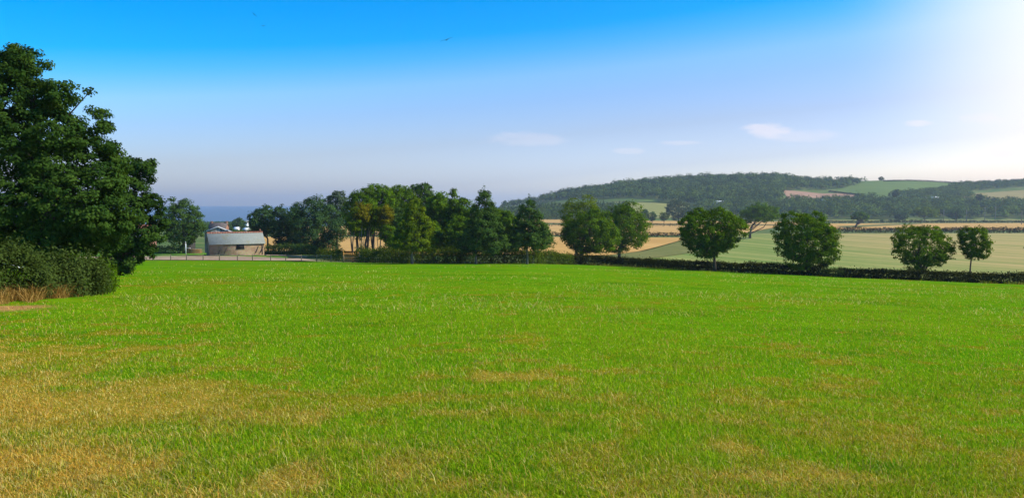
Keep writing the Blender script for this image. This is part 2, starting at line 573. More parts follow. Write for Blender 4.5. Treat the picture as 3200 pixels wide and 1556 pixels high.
def meadow_sheet():
    tt = np.linspace(0, 1, 330)
    V = []
    for u in us:
        pxu = 1600 + FPX * 0.95 * u
        ye = float(edge_y(pxu)) + 1.2
        yy = -8 + (ye + 8) * ((np.exp(3.4 * tt) - 1) / (np.exp(3.4) - 1))
        xx = u * (np.maximum(yy, 0) * 0.95 + 8)
        V.append(np.stack([xx, yy, Z(xx, yy)], 1))
    V = np.concatenate(V)
    n = len(tt)
    i = np.arange((len(us) - 1) * (n - 1))
    a = (i // (n - 1)) * n + i % (n - 1)
    f = np.stack([a, a + n, a + n + 1, a + 1], 1)
    return link('meadow', mesh('meadow', V, f, {'dry': ('POINT', dryness_with_glow(V[:, 0], V[:, 1])), 'bare': ('POINT', bareness(V[:, 0], V[:, 1]))}, smooth=True), mm)


tag(meadow_sheet(), kind='structure')

# the farm yard behind the fence
yard_m = noise_mat('yard_gravel', (0.360, 0.235, 0.125), (0.500, 0.345, 0.200), 0.5, 6.0, 0.95, 0.02)


def strip(name, pxs, y0s, y1s, mat, lift, n=90):
    q = np.linspace(pxs[0], pxs[-1], n)
    a, b = np.interp(q, pxs, y0s), np.interp(q, pxs, y1s)
    V = []
    for p, ya, yb in zip(q, a, b):
        for s in np.linspace(0, 1, 7):
            yy = ya + (yb - ya) * s
            g = gx(p, yy)
            V.append((g[0], g[1], g[2] + lift))
    i = np.arange((n - 1) * 6)
    k = (i // 6) * 7 + i % 6
    return link(name, mesh(name, V, np.stack([k, k + 7, k + 8, k + 1], 1), smooth=True), mat)


tag(strip('yard', [-200, 370, 640, 760, 950, 1000], [168.5, 166, 163.5, 162, 158.5, 158], [176, 178, 179, 178, 169, 162], yard_m, 0.1), kind='structure')
tag(strip('track', [832, 880, 960], [180, 179, 175], [184, 183, 177], yard_m, 0.14, 40), kind='structure')
grass_m = field_mat('short_grass', (0.060, 0.170, 0.006), (0.130, 0.250, 0.014), 0.4, 3.0, 0.08)
tag(strip('lawn', [-200, 370, 560, 760, 900], [176, 178, 179, 178, 172], [215, 210, 200, 186, 180], grass_m, 0.06), kind='structure')

TAN_A, TAN_B = (0.450, 0.240, 0.050), (0.650, 0.380, 0.105)
tan_m = field_mat('cut_stubble', TAN_A, TAN_B, math.radians(84), 7.0, 0.015)
tan2_m = field_mat('pale_stubble', (0.470, 0.260, 0.062), (0.650, 0.395, 0.120), math.radians(70), 9.0, 0.012)
crop_m = field_mat('young_crop', (0.155, 0.215, 0.030), (0.290, 0.290, 0.065), math.radians(12), 11.0, 0.03, ((0.430, 0.310, 0.095), math.radians(-10), 45, 140), 1.1)
pink_m = field_mat('bare_earth', (0.330, 0.180, 0.100), (0.430, 0.255, 0.140), math.radians(30), 14.0, 0.01)
hillgreen_m = field_mat('hill_pasture', (0.085, 0.140, 0.020), (0.150, 0.200, 0.034), math.radians(50), 20.0, 0.008)
olive_m = field_mat('dry_pasture', (0.230, 0.230, 0.050), (0.340, 0.300, 0.080), math.radians(20), 16.0, 0.01)
bank_m = field_mat('rough_bank', (0.110, 0.130, 0.020), (0.230, 0.200, 0.050), 0.5, 3.0, 0.08)


def fld(name, pix, mat, lift=0.15, **kw):
    return drape(name, [at(*p) for p in pix], mat, lift, **kw)


fld('stubble_field', [(815, 790), (1890, 800), (2150, 743), (800, 741)], tan_m)
fld('stubble_field', [(900, 735), (2290, 735), (2450, 705), (900, 709)], tan2_m)
fld('stubble_field', [(900, 703), (2500, 703), (2560, 694), (900, 694)], tan2_m, 0.2)
fld('crop_field', [(1930, 815), (3600, 905), (3600, 729), (2330, 731)], crop_m)
fld('grass_bank', [(1860, 806), (1935, 820), (2345, 729), (2160, 745)], bank_m, 0.3)
fld('stubble_field', [(2590, 719), (3500, 719), (3500, 697), (2590, 699)], tan_m, 0.2)
fld('pale_verge', [(2540, 691.5), (3400, 691.5), (3400, 687.5), (2540, 688)], olive_m, 0.2)
fld('grass_bank', [(2615, 708), (2640, 712), (2885, 700), (2870, 697)], bank_m, 0.4)
fld('hill_field', [(1690, 642), (2080, 634), (2040, 622), (1725, 629)], hillgreen_m, 0.3)
fld('hill_field', [(1940, 682), (2190, 682), (2150, 640), (1960, 633)], olive_m, 0.3)
fld('hill_field', [(2200, 660), (2420, 660), (2330, 640), (2220, 634)], olive_m, 0.3)
fld('hill_field', [(2470, 630), (2700, 640), (2680, 604), (2445, 594)], pink_m, 0.3)
fld('hill_field', [(2600, 600), (3010, 660), (3000, 574), (2690, 567)], hillgreen_m, 0.35)
fld('hill_field', [(2980, 640), (3500, 660), (3500, 575), (3000, 606)], field_mat('tan_pasture', (0.250, 0.200, 0.055), (0.350, 0.265, 0.085), math.radians(20), 16.0, 0.01), 0.3)

# sea
ms_, t = new_mat('sea_water')
v = t.n('ShaderNodeNewGeometry').outputs['Position']
nz = t.noise(t.vmath('MULTIPLY', v, (0.004, 0.012, 1)), 1.0, 5.0)
finish(t, princ(t, t.mix(nz, (0.105, 0.160, 0.205), (0.130, 0.190, 0.240)), 0.55, None, 0, 0.25))
sv = []
for r in np.linspace(900, 8800, 12):
    for a in np.linspace(-60, 20, 24):
        sv.append((r * math.sin(math.radians(a)), r * math.cos(math.radians(a)) if r < 8000 else 8800, -27.3))
i = np.arange(23 * 11)
k = (i // 23) * 24 + i % 23
tag(link('sea', mesh('sea', sv, np.stack([k, k + 1, k + 25, k + 24], 1)), ms_), kind='structure')

# ------------------------------------------------------------------ foliage builders


def leaves_mesh(name, pos, nrm, size, rnd, rng, aspect=0.55):
    """one folded leaf (a quad) per position"""
    n = len(pos)
    nrm = nrm / (np.linalg.norm(nrm, axis=1, keepdims=True) + 1e-9)
    r = rng.normal(size=(n, 3))
    a = np.cross(nrm, r)
    a /= np.linalg.norm(a, axis=1, keepdims=True) + 1e-9
    b = np.cross(nrm, a)
    L = size[:, None]
    fold = nrm * L * 0.12
    v = np.empty((n, 4, 3))
    v[:, 0] = pos - a * L * 0.5
    v[:, 1] = pos + b * L * aspect * 0.5 + fold
    v[:, 2] = pos + a * L * 0.5
    v[:, 3] = pos - b * L * aspect * 0.5 + fold
    return mesh(name, v.reshape(-1, 3), np.arange(4 * n).reshape(n, 4), {'rnd': ('FACE', np.clip(rnd, 0, 1))})


def sph(rng, n):
    d = rng.normal(size=(n, 3))
    return d / np.linalg.norm(d, axis=1, keepdims=True)


def crown_points(rng, lobes, n, rc, inner=0.12, tips=0.10):
    """leaf positions, normals and tints over a set of ellipsoid lobes (centre, radii)"""
    C = np.array([l[0] for l in lobes], float)
    R = np.array([l[1] for l in lobes], float)
    area = (R[:, 0] * R[:, 1] * R[:, 2]) ** (2 / 3)
    mean = float(np.sqrt(area.sum()))
    ncl = int(max(12, area.sum() * 4 * math.pi * 0.55 / (rc * rc * 1.7)))
    ncl = min(ncl, n // 8)
    idx = rng.choice(len(lobes), ncl * 3, p=area / area.sum())
    d = sph(rng, len(idx))
    c = C[idx] + d * R[idx] * rng.uniform(0.82, 1.02, (len(idx), 1))
    keep = np.ones(len(idx), bool)
    for j in range(len(lobes)):
        q = (c - C[j]) / (R[j] * 0.78)
        keep &= ~(((q * q).sum(1) < 1) & (idx != j))
    c, d = c[keep][:ncl], d[keep][:ncl]
    ncl = len(c)
    tip = rng.random(ncl) < tips
    c = np.where(tip[:, None], c + d * rc * rng.uniform(0.3, .85, (ncl, 1)), c)
    ct = rng.random(ncl)
    w_ = np.where(tip, 0.45, 1.0) * rng.uniform(0.6, 1.4, ncl)
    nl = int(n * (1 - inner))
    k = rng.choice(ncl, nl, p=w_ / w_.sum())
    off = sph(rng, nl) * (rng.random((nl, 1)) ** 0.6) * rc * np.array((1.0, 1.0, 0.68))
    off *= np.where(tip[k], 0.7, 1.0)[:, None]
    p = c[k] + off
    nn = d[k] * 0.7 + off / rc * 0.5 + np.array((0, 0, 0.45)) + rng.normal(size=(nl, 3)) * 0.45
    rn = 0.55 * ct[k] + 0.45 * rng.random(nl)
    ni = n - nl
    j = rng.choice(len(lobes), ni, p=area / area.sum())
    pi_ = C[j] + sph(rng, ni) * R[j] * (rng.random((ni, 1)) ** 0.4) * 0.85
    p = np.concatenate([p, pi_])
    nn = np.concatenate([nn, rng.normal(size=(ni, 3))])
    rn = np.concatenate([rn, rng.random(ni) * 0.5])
    return p, nn, rn, c


def lobes_for(rng, kind, a, b, c):
    """ellipsoid lobes for a crown of half width a, half depth b, half height c, centred on 0"""
    L = []
    if kind == 'round':
        L.append(((0, 0, 0), (a * .68, b * .68, c * .72)))
        n = 13
        for i in range(n):
            z = 1 - 2 * (i + .5) / n
            th = i * 2.4 + rng.uniform(-.4, .4)
            r = math.sqrt(1 - z * z)
            k = rng.uniform(.50, .66)
            s = rng.uniform(.30, .46)
            L.append(((a * k * r * math.cos(th), b * k * r * math.sin(th), c * k * z), (a * s, b * s, c * s)))
    elif kind == 'cone':
        for i in range(9):
            tt = i / 8
            R = (1 - tt) ** .8 * .9 + .10
            z = -c + 2 * c * (0.10 + .84 * tt)
            m = 5 if i < 5 else 3 if i < 7 else 1
            for j in range(m):
                th = j * 6.283 / m + i * 1.1 + rng.uniform(-.3, .3)
                k = (R * .58 * rng.uniform(.8, 1.15)) if m > 1 else 0
                s = R * (.46 if m > 1 else .8) * rng.uniform(.85, 1.15)
                L.append(((a * k * math.cos(th), b * k * math.sin(th), z + rng.uniform(-.05, .05) * c), (a * s, b * s, max(c * .13, c * s * .5))))
    elif kind == 'egg':
        for i in range(7):
            tt = i / 6
            R = math.sin(math.pi * (0.16 + .72 * tt)) ** .7
            z = -c + 2 * c * (.12 + .78 * tt)
            m = 4 if 0 < i < 6 else 2
            for j in range(m):
                th = j * 6.283 / m + i * .9 + rng.uniform(-.4, .4)
                k = R * .5 * rng.uniform(.75, 1.15)
                s = R * .52 * rng.uniform(.8, 1.1)
                L.append(((a * k * math.cos(th), b * k * math.sin(th), z), (a * s, b * s, c * s * .55)))
    elif kind == 'pine':
        for i in range(11):
            tt = rng.uniform(0, 1)
            th = i * 2.4
            R = (1 - .75 * tt)
            k = R * rng.uniform(.35, .72)
            s = R * rng.uniform(.28, .42) + .05
            L.append(((a * k * math.cos(th), b * k * math.sin(th), -c * .75 + 1.5 * c * tt), (a * s, b * s, c * .22)))
        L.append(((0, 0, c * .74), (a * .24, b * .24, c * .28)))
        L.append(((0, 0, 0), (a * .4, b * .4, c * .6)))
    elif kind == 'spread':
        for i in range(12):
            th = i * 2.4 + rng.uniform(-.3, .3)
            k = math.sqrt((i + .3) / 12) * .78
            z = c * (.45 - .95 * k * k) + rng.uniform(-.12, .12) * c
            s = rng.uniform(.26, .36)
            L.append(((a * k * math.cos(th), b * k * math.sin(th), z), (a * s, b * s, c * .42)))
    return L


def tree(name, label, px0, px1, top, bot, Y, kind='round', mat='oak', n=7000, leaf=0.34, rc=None, seed=1, trunk_px=None, tr=None, trunk_mat='bark',
         group=None, cat='tree', lobes=None, depth=1.0, base=None, lean=0.0, tips=0.10, fork=0, inner=0.12, limbs=True):
    """a tree whose crown fills photo columns px0..px1, rows top..bot at depth Y, standing on the terrain"""
    rng = np.random.default_rng(seed)
    mpp = Y / FPX
    g = gx(trunk_px if trunk_px is not None else (px0 + px1) / 2, Y)
    if base is not None:
        g[2] = base
    ct, cb = pt((px0 + px1) / 2, top, Y), pt((px0 + px1) / 2, bot, Y)
    cen = (ct + cb) / 2 - g
    a, c = (px1 - px0) / 2 * mpp, (ct[2] - cb[2]) / 2
    if rc is None:
        rc = max(0.075 * (a + c), 0.42)
    if lobes is None:
        k_ = .1 if kind in ('cone', 'pine') else .35
        a, c = max(a - rc * k_, a * .8), max(c - rc * .25, c * .8)
    if lobes is None:
        L = [(np.array(p) + cen, r) for p, r in lobes_for(rng, kind, a, a * depth, c)]
    else:
        L = []
        for (lx, lr, rp, *rest) in lobes:
            q = pt(lx, lr, Y) - g
            dy = rest[0] if rest else rng.uniform(-.3, .3) * a * .6
            q[1] += dy
            L.append((q, (rp * mpp, rp * mpp * 1.1, rp * mpp * (rest[1] if len(rest) > 1 else .95))))
    root = empty(name, g, label, cat, group)
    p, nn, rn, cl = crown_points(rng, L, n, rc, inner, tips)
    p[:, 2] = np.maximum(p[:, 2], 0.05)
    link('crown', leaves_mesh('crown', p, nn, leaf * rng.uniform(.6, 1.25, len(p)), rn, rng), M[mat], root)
    # trunk and limbs
    H = ct[2] - g[2]
    tr = tr or H * 0.022
    mb = MB()
    ztop = cen[2] + (0.45 if kind != 'spread' else 0.0) * c
    bx = lambda s: np.array((cen[0] * s ** 2 + lean * math.sin(3 * s) * tr * 3, cen[1] * s ** 2, ztop * s))
    ss = np.linspace(0, 1, 7)
    wob = rng.normal(size=(7, 3)) * tr * np.array((.5, .5, 0)) * np.minimum(ss * 3, 1)[:, None]
    path = np.array([bx(s) for s in ss]) + wob
    path[0, 2] = -0.5
    rad = tr * (1 - .75 * ss) * np.where(ss == 0, 1.35, 1.0)
    mb.tube(path, rad, 9)
    order = rng.permutation(len(L))[:14] if limbs else []
    for j in order:
        tgt = np.array(L[j][0])
        zb = np.clip((tgt[2] - np.hypot(tgt[0], tgt[1]) * .8) / max(ztop, .1), 0.22, .9)
        i0 = int(zb * 6)
        s0 = path[i0] + (path[min(i0 + 1, 6)] - path[i0]) * (zb * 6 - i0)
        mid = (s0 + tgt) / 2 + np.array((0, 0, -.08 * np.linalg.norm(tgt - s0))) + rng.normal(size=3) * .05 * np.linalg.norm(tgt - s0)
        r0 = tr * (1 - .75 * zb) * .55
        mb.tube([s0, mid, tgt], [r0, r0 * .65, r0 * .25], 6, False)
        for q in cl[rng.choice(len(cl), 40)]:
            if np.linalg.norm(q - tgt) < max(L[j][1]) * 1.25:
                mb.tube([tgt, (tgt + q) / 2 + rng.normal(size=3) * .05 * np.linalg.norm(q - tgt), q], [r0 * .25, r0 * .16, r0 * .05], 4, False)
    for q in range(fork):
        th = rng.uniform(0, 6.28)
        e = np.array((math.cos(th) * a * .5, math.sin(th) * a * .3, cen[2] * rng.uniform(.7, 1.0)))
        mb.tube([(0, 0, H * .06), e * np.array((.55, .55, .5)), e], [tr * .6, tr * .45, tr * .2], 7, False)
    mb.build('trunk', M[trunk_mat], root, True)
    return root


def hedge(name, label, path, width, height, n, mat, leaf, seed, group=None, cat='hedge', rough=0.3, sprays=0.04, kind=None, stems=True, bulge=0.3):
    """leafy hedge along ground points (x, y); height may vary along it"""
    rng = np.random.default_rng(seed)
    P = np.array([p[:2] for p in path], float)
    seg = np.r_[0, np.cumsum(np.linalg.norm(np.diff(P, axis=0), axis=1))]
    hs_ = np.interp(seg, np.linspace(0, seg[-1], len(height)), height) if np.ndim(height) else np.full(len(P), height)
    s = rng.random(n) * seg[-1]
    cx, cy = np.interp(s, seg, P[:, 0]), np.interp(s, seg, P[:, 1])
    k = np.clip(np.searchsorted(seg, s) - 1, 0, len(P) - 2)
    T = (P[k + 1] - P[k]) / np.linalg.norm(P[k + 1] - P[k], axis=1, keepdims=True)
    N = np.stack([T[:, 1], -T[:, 0]], 1)
    h = np.interp(s, seg, hs_) * (1 + rough * (fbm(s * .35, s * 0 + seed, seed, 4) - .5) * 2)
    wl = width * (1 + .5 * (fbm(s * .3 + 50, s * 0 + seed, seed + 3, 3) - .5) * 2)
    ang = rng.random(n)                                     # round the arch-shaped section
    th = np.pi * (ang * 1.0)
    rr = rng.uniform(.72, 1.04, n) + .10 * rng.normal(size=n)
    rr *= (1 - bulge / 2) + bulge * fbm(s * 1.1, th * 1.2, seed + 7, 3)
    sq = 1 / np.maximum(np.abs(np.cos(th)), np.sin(th)) ** .6
    u = np.cos(th) * wl * .5 * rr * sq
    z = np.sin(th) ** .8 * h * rr * np.minimum(sq, 1.2)
    sp = rng.random(n) < sprays
    z = np.where(sp & (th > .6) & (th < 2.5), z + rng.exponential(.16, n) * h * .6, z)
    x, y = cx + N[:, 0] * u, cy + N[:, 1] * u
    g0 = Z(x, y)
    origin = np.array((P[0][0], P[0][1], float(Z(P[0][0], P[0][1]))))
    p = np.stack([x, y, g0 + np.maximum(z, .03)], 1) - origin
    nn = np.stack([N[:, 0] * np.cos(th), N[:, 1] * np.cos(th), np.sin(th) + .3], 1) * .8 + rng.normal(size=(n, 3)) * .5
    rn = .55 * fbm(s * .8, th * 2, seed + 11, 3) * 1.4 - .12 + .45 * rng.random(n)
    root = empty(name, origin, label, cat, group)
    if kind:
        root['kind'] = kind
    link('foliage', leaves_mesh('foliage', p, nn, leaf * rng.uniform(.6, 1.3, n), rn, rng), M[mat], root)
    if stems:
        mb = MB()
        for q in np.arange(.4, seg[-1], max(.8, seg[-1] / 220)):
            b = np.array((np.interp(q, seg, P[:, 0]), np.interp(q, seg, P[:, 1])))
            z0 = float(Z(b[0], b[1]))
            hh = float(np.interp(q, seg, hs_)) * .8
            b = np.array((b[0], b[1], z0)) - origin
            e = b + np.array((rng.normal() * .3, rng.normal() * .2, hh))
            mb.tube([b - (0, 0, .2), (b + e) / 2 + rng.normal(size=3) * .08, e], [.05, .035, .012], 5, False)
        mb.build('stem', M['bark'], root)
    return root


# ------------------------------------------------------------------ left-hand tree, hedge and brambles
BIG = [(-15, 235, 78), (20, 165, 30), (60, 190, 38), (108, 185, 26), (112, 225, 34), (10, 330, 125), (125, 320, 66), (205, 305, 40), (252, 312, 26), (270, 345, 22), (80, 440, 145), (205, 420, 76),
       (270, 430, 42), (160, 540, 155), (275, 530, 84), (335, 500, 34), (340, 570, 52), (230, 640, 130), (80, 620, 160), (330, 670, 80), (300, 740, 60),
       (190, 740, 85), (60, 730, 70), (0, 765, 55, 1), (95, 775, 45, 1), (-90, 330, 140), (-140, 520, 200), (-90, 690, 120), (385, 690, 45), (120, 690, 90, 1.5), (60, 660, 100, 2),
       (322, 395, 14, 0), (342, 384, 9, 0), (338, 402, 8, 0), (352, 392, 5, 0), (345, 455, 16, 0), (140, 172, 8, 0), (145, 205, 8, 0), (278, 290, 8, 0), (228, 268, 10, 0)]
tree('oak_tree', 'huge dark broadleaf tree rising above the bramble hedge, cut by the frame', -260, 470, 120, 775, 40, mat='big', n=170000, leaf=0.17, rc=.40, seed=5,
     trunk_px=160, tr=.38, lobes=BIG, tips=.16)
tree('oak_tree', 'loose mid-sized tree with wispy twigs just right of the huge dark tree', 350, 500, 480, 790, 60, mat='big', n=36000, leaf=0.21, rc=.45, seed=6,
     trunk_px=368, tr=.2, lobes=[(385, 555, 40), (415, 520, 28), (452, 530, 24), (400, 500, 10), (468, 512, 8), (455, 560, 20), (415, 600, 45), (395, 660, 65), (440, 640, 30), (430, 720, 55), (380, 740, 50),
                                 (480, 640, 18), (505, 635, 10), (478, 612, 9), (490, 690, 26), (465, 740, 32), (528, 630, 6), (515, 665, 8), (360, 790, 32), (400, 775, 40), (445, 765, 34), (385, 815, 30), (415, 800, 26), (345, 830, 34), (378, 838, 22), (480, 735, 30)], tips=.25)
hedge('hedge', 'bramble hedge under the huge dark tree with dead grass at its foot', [gx(-500, 23), gx(-150, 25.5), gx(20, 28), gx(190, 30.5), gx(255, 34)], 2.4,
      [1.8, 1.6, 1.35, 1.15, 1.0], 42000, 'bramble', .12, 3, rough=.6, sprays=.22, bulge=.85, stems=False)
hedge('hedge', 'green hedge end beside the open field, right of the brambles', [gx(235, 33), gx(268, 38), gx(280, 41), gx(284, 43)], 2.0,
      [.95, 1.15, 1.1, .7], 22000, 'oak', .15, 4, rough=.4, sprays=.14, stems=False, bulge=.8)

# dead grass leaning at the foot of the bramble hedge


def stalks(name, pts, hmin, hmax, lean, width, rng, drop=0.4):
    n = len(pts)
    h = rng.uniform(hmin, hmax, n)
    th = rng.uniform(0, 6.283, n)
    ld = np.stack([np.cos(th), np.sin(th)], 1) * h[:, None] * lean * rng.uniform(.3, 1.3, (n, 1))
    wd = rng.uniform(0, 6.283, n)
    ww = np.stack([np.cos(wd), np.sin(wd), wd * 0], 1) * (np.asarray(width) * .5 * np.ones(n))[:, None]
    b = np.asarray(pts, float)
    m = b + np.stack([ld[:, 0] * .35, ld[:, 1] * .35, h * .62], 1)
    tp = b + np.stack([ld[:, 0], ld[:, 1], h * (1 - drop * rng.random(n))], 1)
    v = np.stack([b - ww, b + ww, m + ww * .8, m - ww * .8, tp], 1).reshape(-1, 3)
    i = np.arange(n) * 5
    return v, [np.stack([i + 3, i + 2, i + 4], 1), np.stack([i, i + 1, i + 2, i + 3], 1)], n


rng = np.random.default_rng(77)
n = 6500
qp = rng.uniform(-350, 250, n)
qy = np.interp(qp, [-500, -150, 20, 190, 255], [23, 25.5, 28, 30.5, 34]) - .5 - rng.random(n) ** 1.2 * 2.4 * (.4 + 1.2 * vnoise(qp / 45.0, qp * 0, 3))
bp = np.stack([(qp - 1600) / FPX * qy, qy, np.zeros(n)], 1)
bp[:, 2] = Z(bp[:, 0], bp[:, 1]) - .02
v, f, n = stalks('dry_grass', bp, .12, .75, 1.1, .013, rng, .7)
rr = rng.random(n) ** 1.5
tag(link('dry_grass', mesh('dry_grass', v, f, {'rnd': ('FACE', np.r_[rr, rr])}), M['dry']), kind='stuff')
pb = MB()
pg = gx(352, 44)
root = empty('wooden_post', pg, 'short pale wooden post stub standing at the end of the left hedge', 'post')
pb.tube([(0, 0, -.2), (.01, 0, .3), (.03, 0, .66)], [.06, .055, .05], 8)
pb.build('shaft', M['timber'], root)

# ------------------------------------------------------------------ pasture grass blades (near part)
rng = np.random.default_rng(10)
N_BL = 820000
lo, hi = 3.2, 75.0
uu = rng.random(N_BL)
gy = 1 / (1 / lo ** .9 - uu * (1 / lo ** .9 - 1 / hi ** .9))
gy = gy ** (1 / .9)
gxx = rng.uniform(-.78, .78, N_BL) * (gy + 1.0)
keep = gy < edge_y(1600 + FPX * gxx / gy) - 1
keep &= ~((1600 + FPX * gxx / gy < 250) & (gy > 26))
gxx, gy = gxx[keep], gy[keep]
dr, ba = dryness_with_glow(gxx, gy), bareness(gxx, gy)
keep = rng.random(len(gy)) > ba * .9
gxx, gy, dr = gxx[keep], gy[keep], dr[keep]
n = len(gy)
hv = (.55 + .9 * fbm(gxx * .8, gy * .8, 41, 3))
glow_tint = np.clip((-gxx / gy - .28) / .35, 0, 1) * np.exp(-(np.maximum(gy - 4, 0) / 8.0) ** 2)  # orange light-leak glow at lower left, painted into the blade colour
dry_with_glow = np.clip(.14 + dr * .66 + .38 * glow_tint + rng.normal(size=n) * .34, 0, 1)
hgt = rng.uniform(.022, .060, n) * hv * np.where(rng.random(n) < .012, 2.4, 1.0) * (1.1 - .45 * dr)
b = np.stack([gxx, gy, Z(gxx, gy) - .005], 1)
wid = .0042 * np.maximum(1, gy / 7) ** .85 * rng.uniform(.7, 1.4, n)
v, f, n = stalks('grass', b, 1, 1, 0, wid, rng)
th = rng.uniform(0, 6.283, n)
ln = hgt * rng.uniform(.2, 1.25, n) * (1 + .6 * dr)
off = np.stack([np.cos(th) * ln, np.sin(th) * ln, 0 * th], 1)
wd = np.stack([-np.sin(th + rng.normal(size=n) * .6), np.cos(th + rng.normal(size=n) * .6), 0 * th], 1) * (wid * .5)[:, None]
mid = b + off * .3 + np.stack([0 * th, 0 * th, hgt * .6], 1)
tip = b + off + np.stack([0 * th, 0 * th, hgt * rng.uniform(.75, 1.0, n)], 1)
v = np.stack([b - wd, b + wd, mid + wd * .8, mid - wd * .8, tip], 1).reshape(-1, 3)
mgr, t = new_mat('grass_blade')
rn_ = t.n('ShaderNodeAttribute', attribute_name='rnd').outputs['Fac']
dr_ = t.n('ShaderNodeAttribute', attribute_name='dry').outputs['Fac']  # blade dryness with the lower-left glow added in
wpos = t.n('ShaderNodeNewGeometry').outputs['Position']
gg = t.mix(t.ramp(t.noise(wpos, 0.45, 4.0, .6), .38, .68), t.mix(rn_, GREEN_A, GREEN_B), t.mix(rn_, (0.140, 0.220, 0.003), (0.450, 0.520, 0.020)))
gg = t.mix(t.ramp(t.noise(wpos, 1.3, 4.0, .6), .58, .72), gg, t.mix(rn_, (0.045, 0.165, 0.003), (0.170, 0.400, 0.008)))
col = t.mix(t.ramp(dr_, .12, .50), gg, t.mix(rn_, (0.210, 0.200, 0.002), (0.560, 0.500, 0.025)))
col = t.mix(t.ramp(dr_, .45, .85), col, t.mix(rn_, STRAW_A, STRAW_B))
col = t.mix(t.ramp(dr_, .90, 1.0), col, t.mix(rn_, (0.440, 0.215, 0.004), (0.940, 0.590, 0.110)))  # orange end of the straw, reached most where the glow is painted
d = t.n('ShaderNodeBsdfDiffuse')
t.put(d.inputs[0], col)
tr_ = t.n('ShaderNodeBsdfTranslucent')
t.put(tr_.inputs[0], col)
mx = t.n('ShaderNodeMixShader')
mx.inputs[0].default_value = .45
t.t.links.new(d.outputs[0], mx.inputs[1])
t.t.links.new(tr_.outputs[0], mx.inputs[2])
finish(t, mx.outputs[0])
rb = rng.random(n)
tag(link('grass', mesh('grass', v, f, {'rnd': ('FACE', np.r_[rb, rb]), 'dry': ('FACE', np.r_[dry_with_glow, dry_with_glow])}), mgr), kind='stuff')

rng = np.random.default_rng(12)
n = 8000
gy = 3.4 * (30 / 3.4) ** rng.random(n)
gxx = rng.uniform(-.75, .75, n) * (gy + 1)
k_ = rng.random(n) < .45 + .9 * dryness_with_glow(gxx, gy)
gxx, gy = gxx[k_], gy[k_]
v, f, n = stalks('seed_stalks', np.stack([gxx, gy, Z(gxx, gy) - .01], 1), .07, .19, .75, .0042 * np.maximum(1, gy / 7), rng, .45)
rr = rng.random(n)
tag(link('dry_grass', mesh('dry_grass', v, f, {'rnd': ('FACE', .4 + .6 * np.r_[rr, rr])}), M['dry']), kind='stuff')
n = 30000
gy = 22 * (132 / 22) ** rng.random(n)
gxx = rng.uniform(-.72, .72, n) * gy
k_ = (fbm(gxx * .16 + 4, gy * .11, 71, 4) + .12 * (gxx / gy) > .50 + .16 * rng.random(n)) & (gy < edge_y(1600 + FPX * gxx / gy) - 2) & ((gxx / gy > -.5) | (gy < 20) | (gy > 70))
gxx, gy = gxx[k_], gy[k_]
v, f, n = stalks('tufts', np.stack([gxx, gy, Z(gxx, gy) - .01], 1), .07, .24, 1.5, .018 * (gy / 30) ** .8, rng, .5)
rr = rng.random(n)
tag(link('dry_grass', mesh('dry_grass', v, f, {'rnd': ('FACE', .2 + .6 * np.r_[rr, rr]), 'dry': ('FACE', .35 + .5 * np.r_[rr, rr])}), mgr), kind='stuff')
n = 11000
qp = rng.uniform(1130, 3400, n)
gy = edge_y(qp) - .1 - rng.exponential(.5, n) + .9
gxx = (qp - 1600) / FPX * gy
k_ = fbm(qp / 40., qp * 0, 81, 4) > .32 + .3 * rng.random(n)
gxx, gy = gxx[k_], gy[k_]
v, f, n = stalks('verge', np.stack([gxx, gy, Z(gxx, gy) - .01], 1), .15, .6, .5, .035, rng, .4)
rr, r2 = rng.random(n), np.clip(rng.normal(.42, .3, n), 0, 1)
tag(link('long_grass', mesh('long_grass', v, f, {'rnd': ('FACE', .5 * np.r_[rr, rr]), 'dry': ('FACE', np.r_[r2, r2])}), mgr), kind='stuff')

# ------------------------------------------------------------------ post and rail fence, gate
fence = empty('post_and_rail_fence', gx(370, 165.2), 'long weathered post and rail fence along the far left edge of the field', 'fence')
fo = np.array(fence.location)
posts = [(372, 165), (419, 164.6), (478, 164), (534, 163.4), (583, 162.8), (635, 162.3), (686, 161.7), (742, 161), (789, 160.5), (846, 159.9), (893, 159.3), (942, 158.6),
         (990, 157.8), (1035, 156.5)]
pp = [gx(p, y - 0.9) - fo for p, y in posts]
for i, p in enumerate(pp):
    mb = MB()
    hh = 1.25 if i % 4 else 1.35
    mb.box((p[0], p[1], p[2] + hh / 2 - .15), (.14, .12, hh + .3))
    mb.add([(p[0] - .07, p[1] - .06, p[2] + hh), (p[0] + .07, p[1] - .06, p[2] + hh), (p[0] + .07, p[1] + .06, p[2] + hh), (p[0] - .07, p[1] + .06, p[2] + hh), (p[0], p[1], p[2] + hh + .05)],
           [(0, 1, 4), (1, 2, 4), (2, 3, 4), (3, 0, 4)])
    mb.build('post', M['timber'], fence)
for i in range(len(pp) - 1):
    mb = MB()
    for zz, th_ in ((1.12, .055), (.62, .04)):
        mb.tube([pp[i] + (0, -.08, zz), (pp[i] + pp[i + 1]) / 2 + (0, -.08, zz - .03), pp[i + 1] + (0, -.08, zz)], [th_] * 3, 6)
    mb.build('rail', M['timber'], fence)

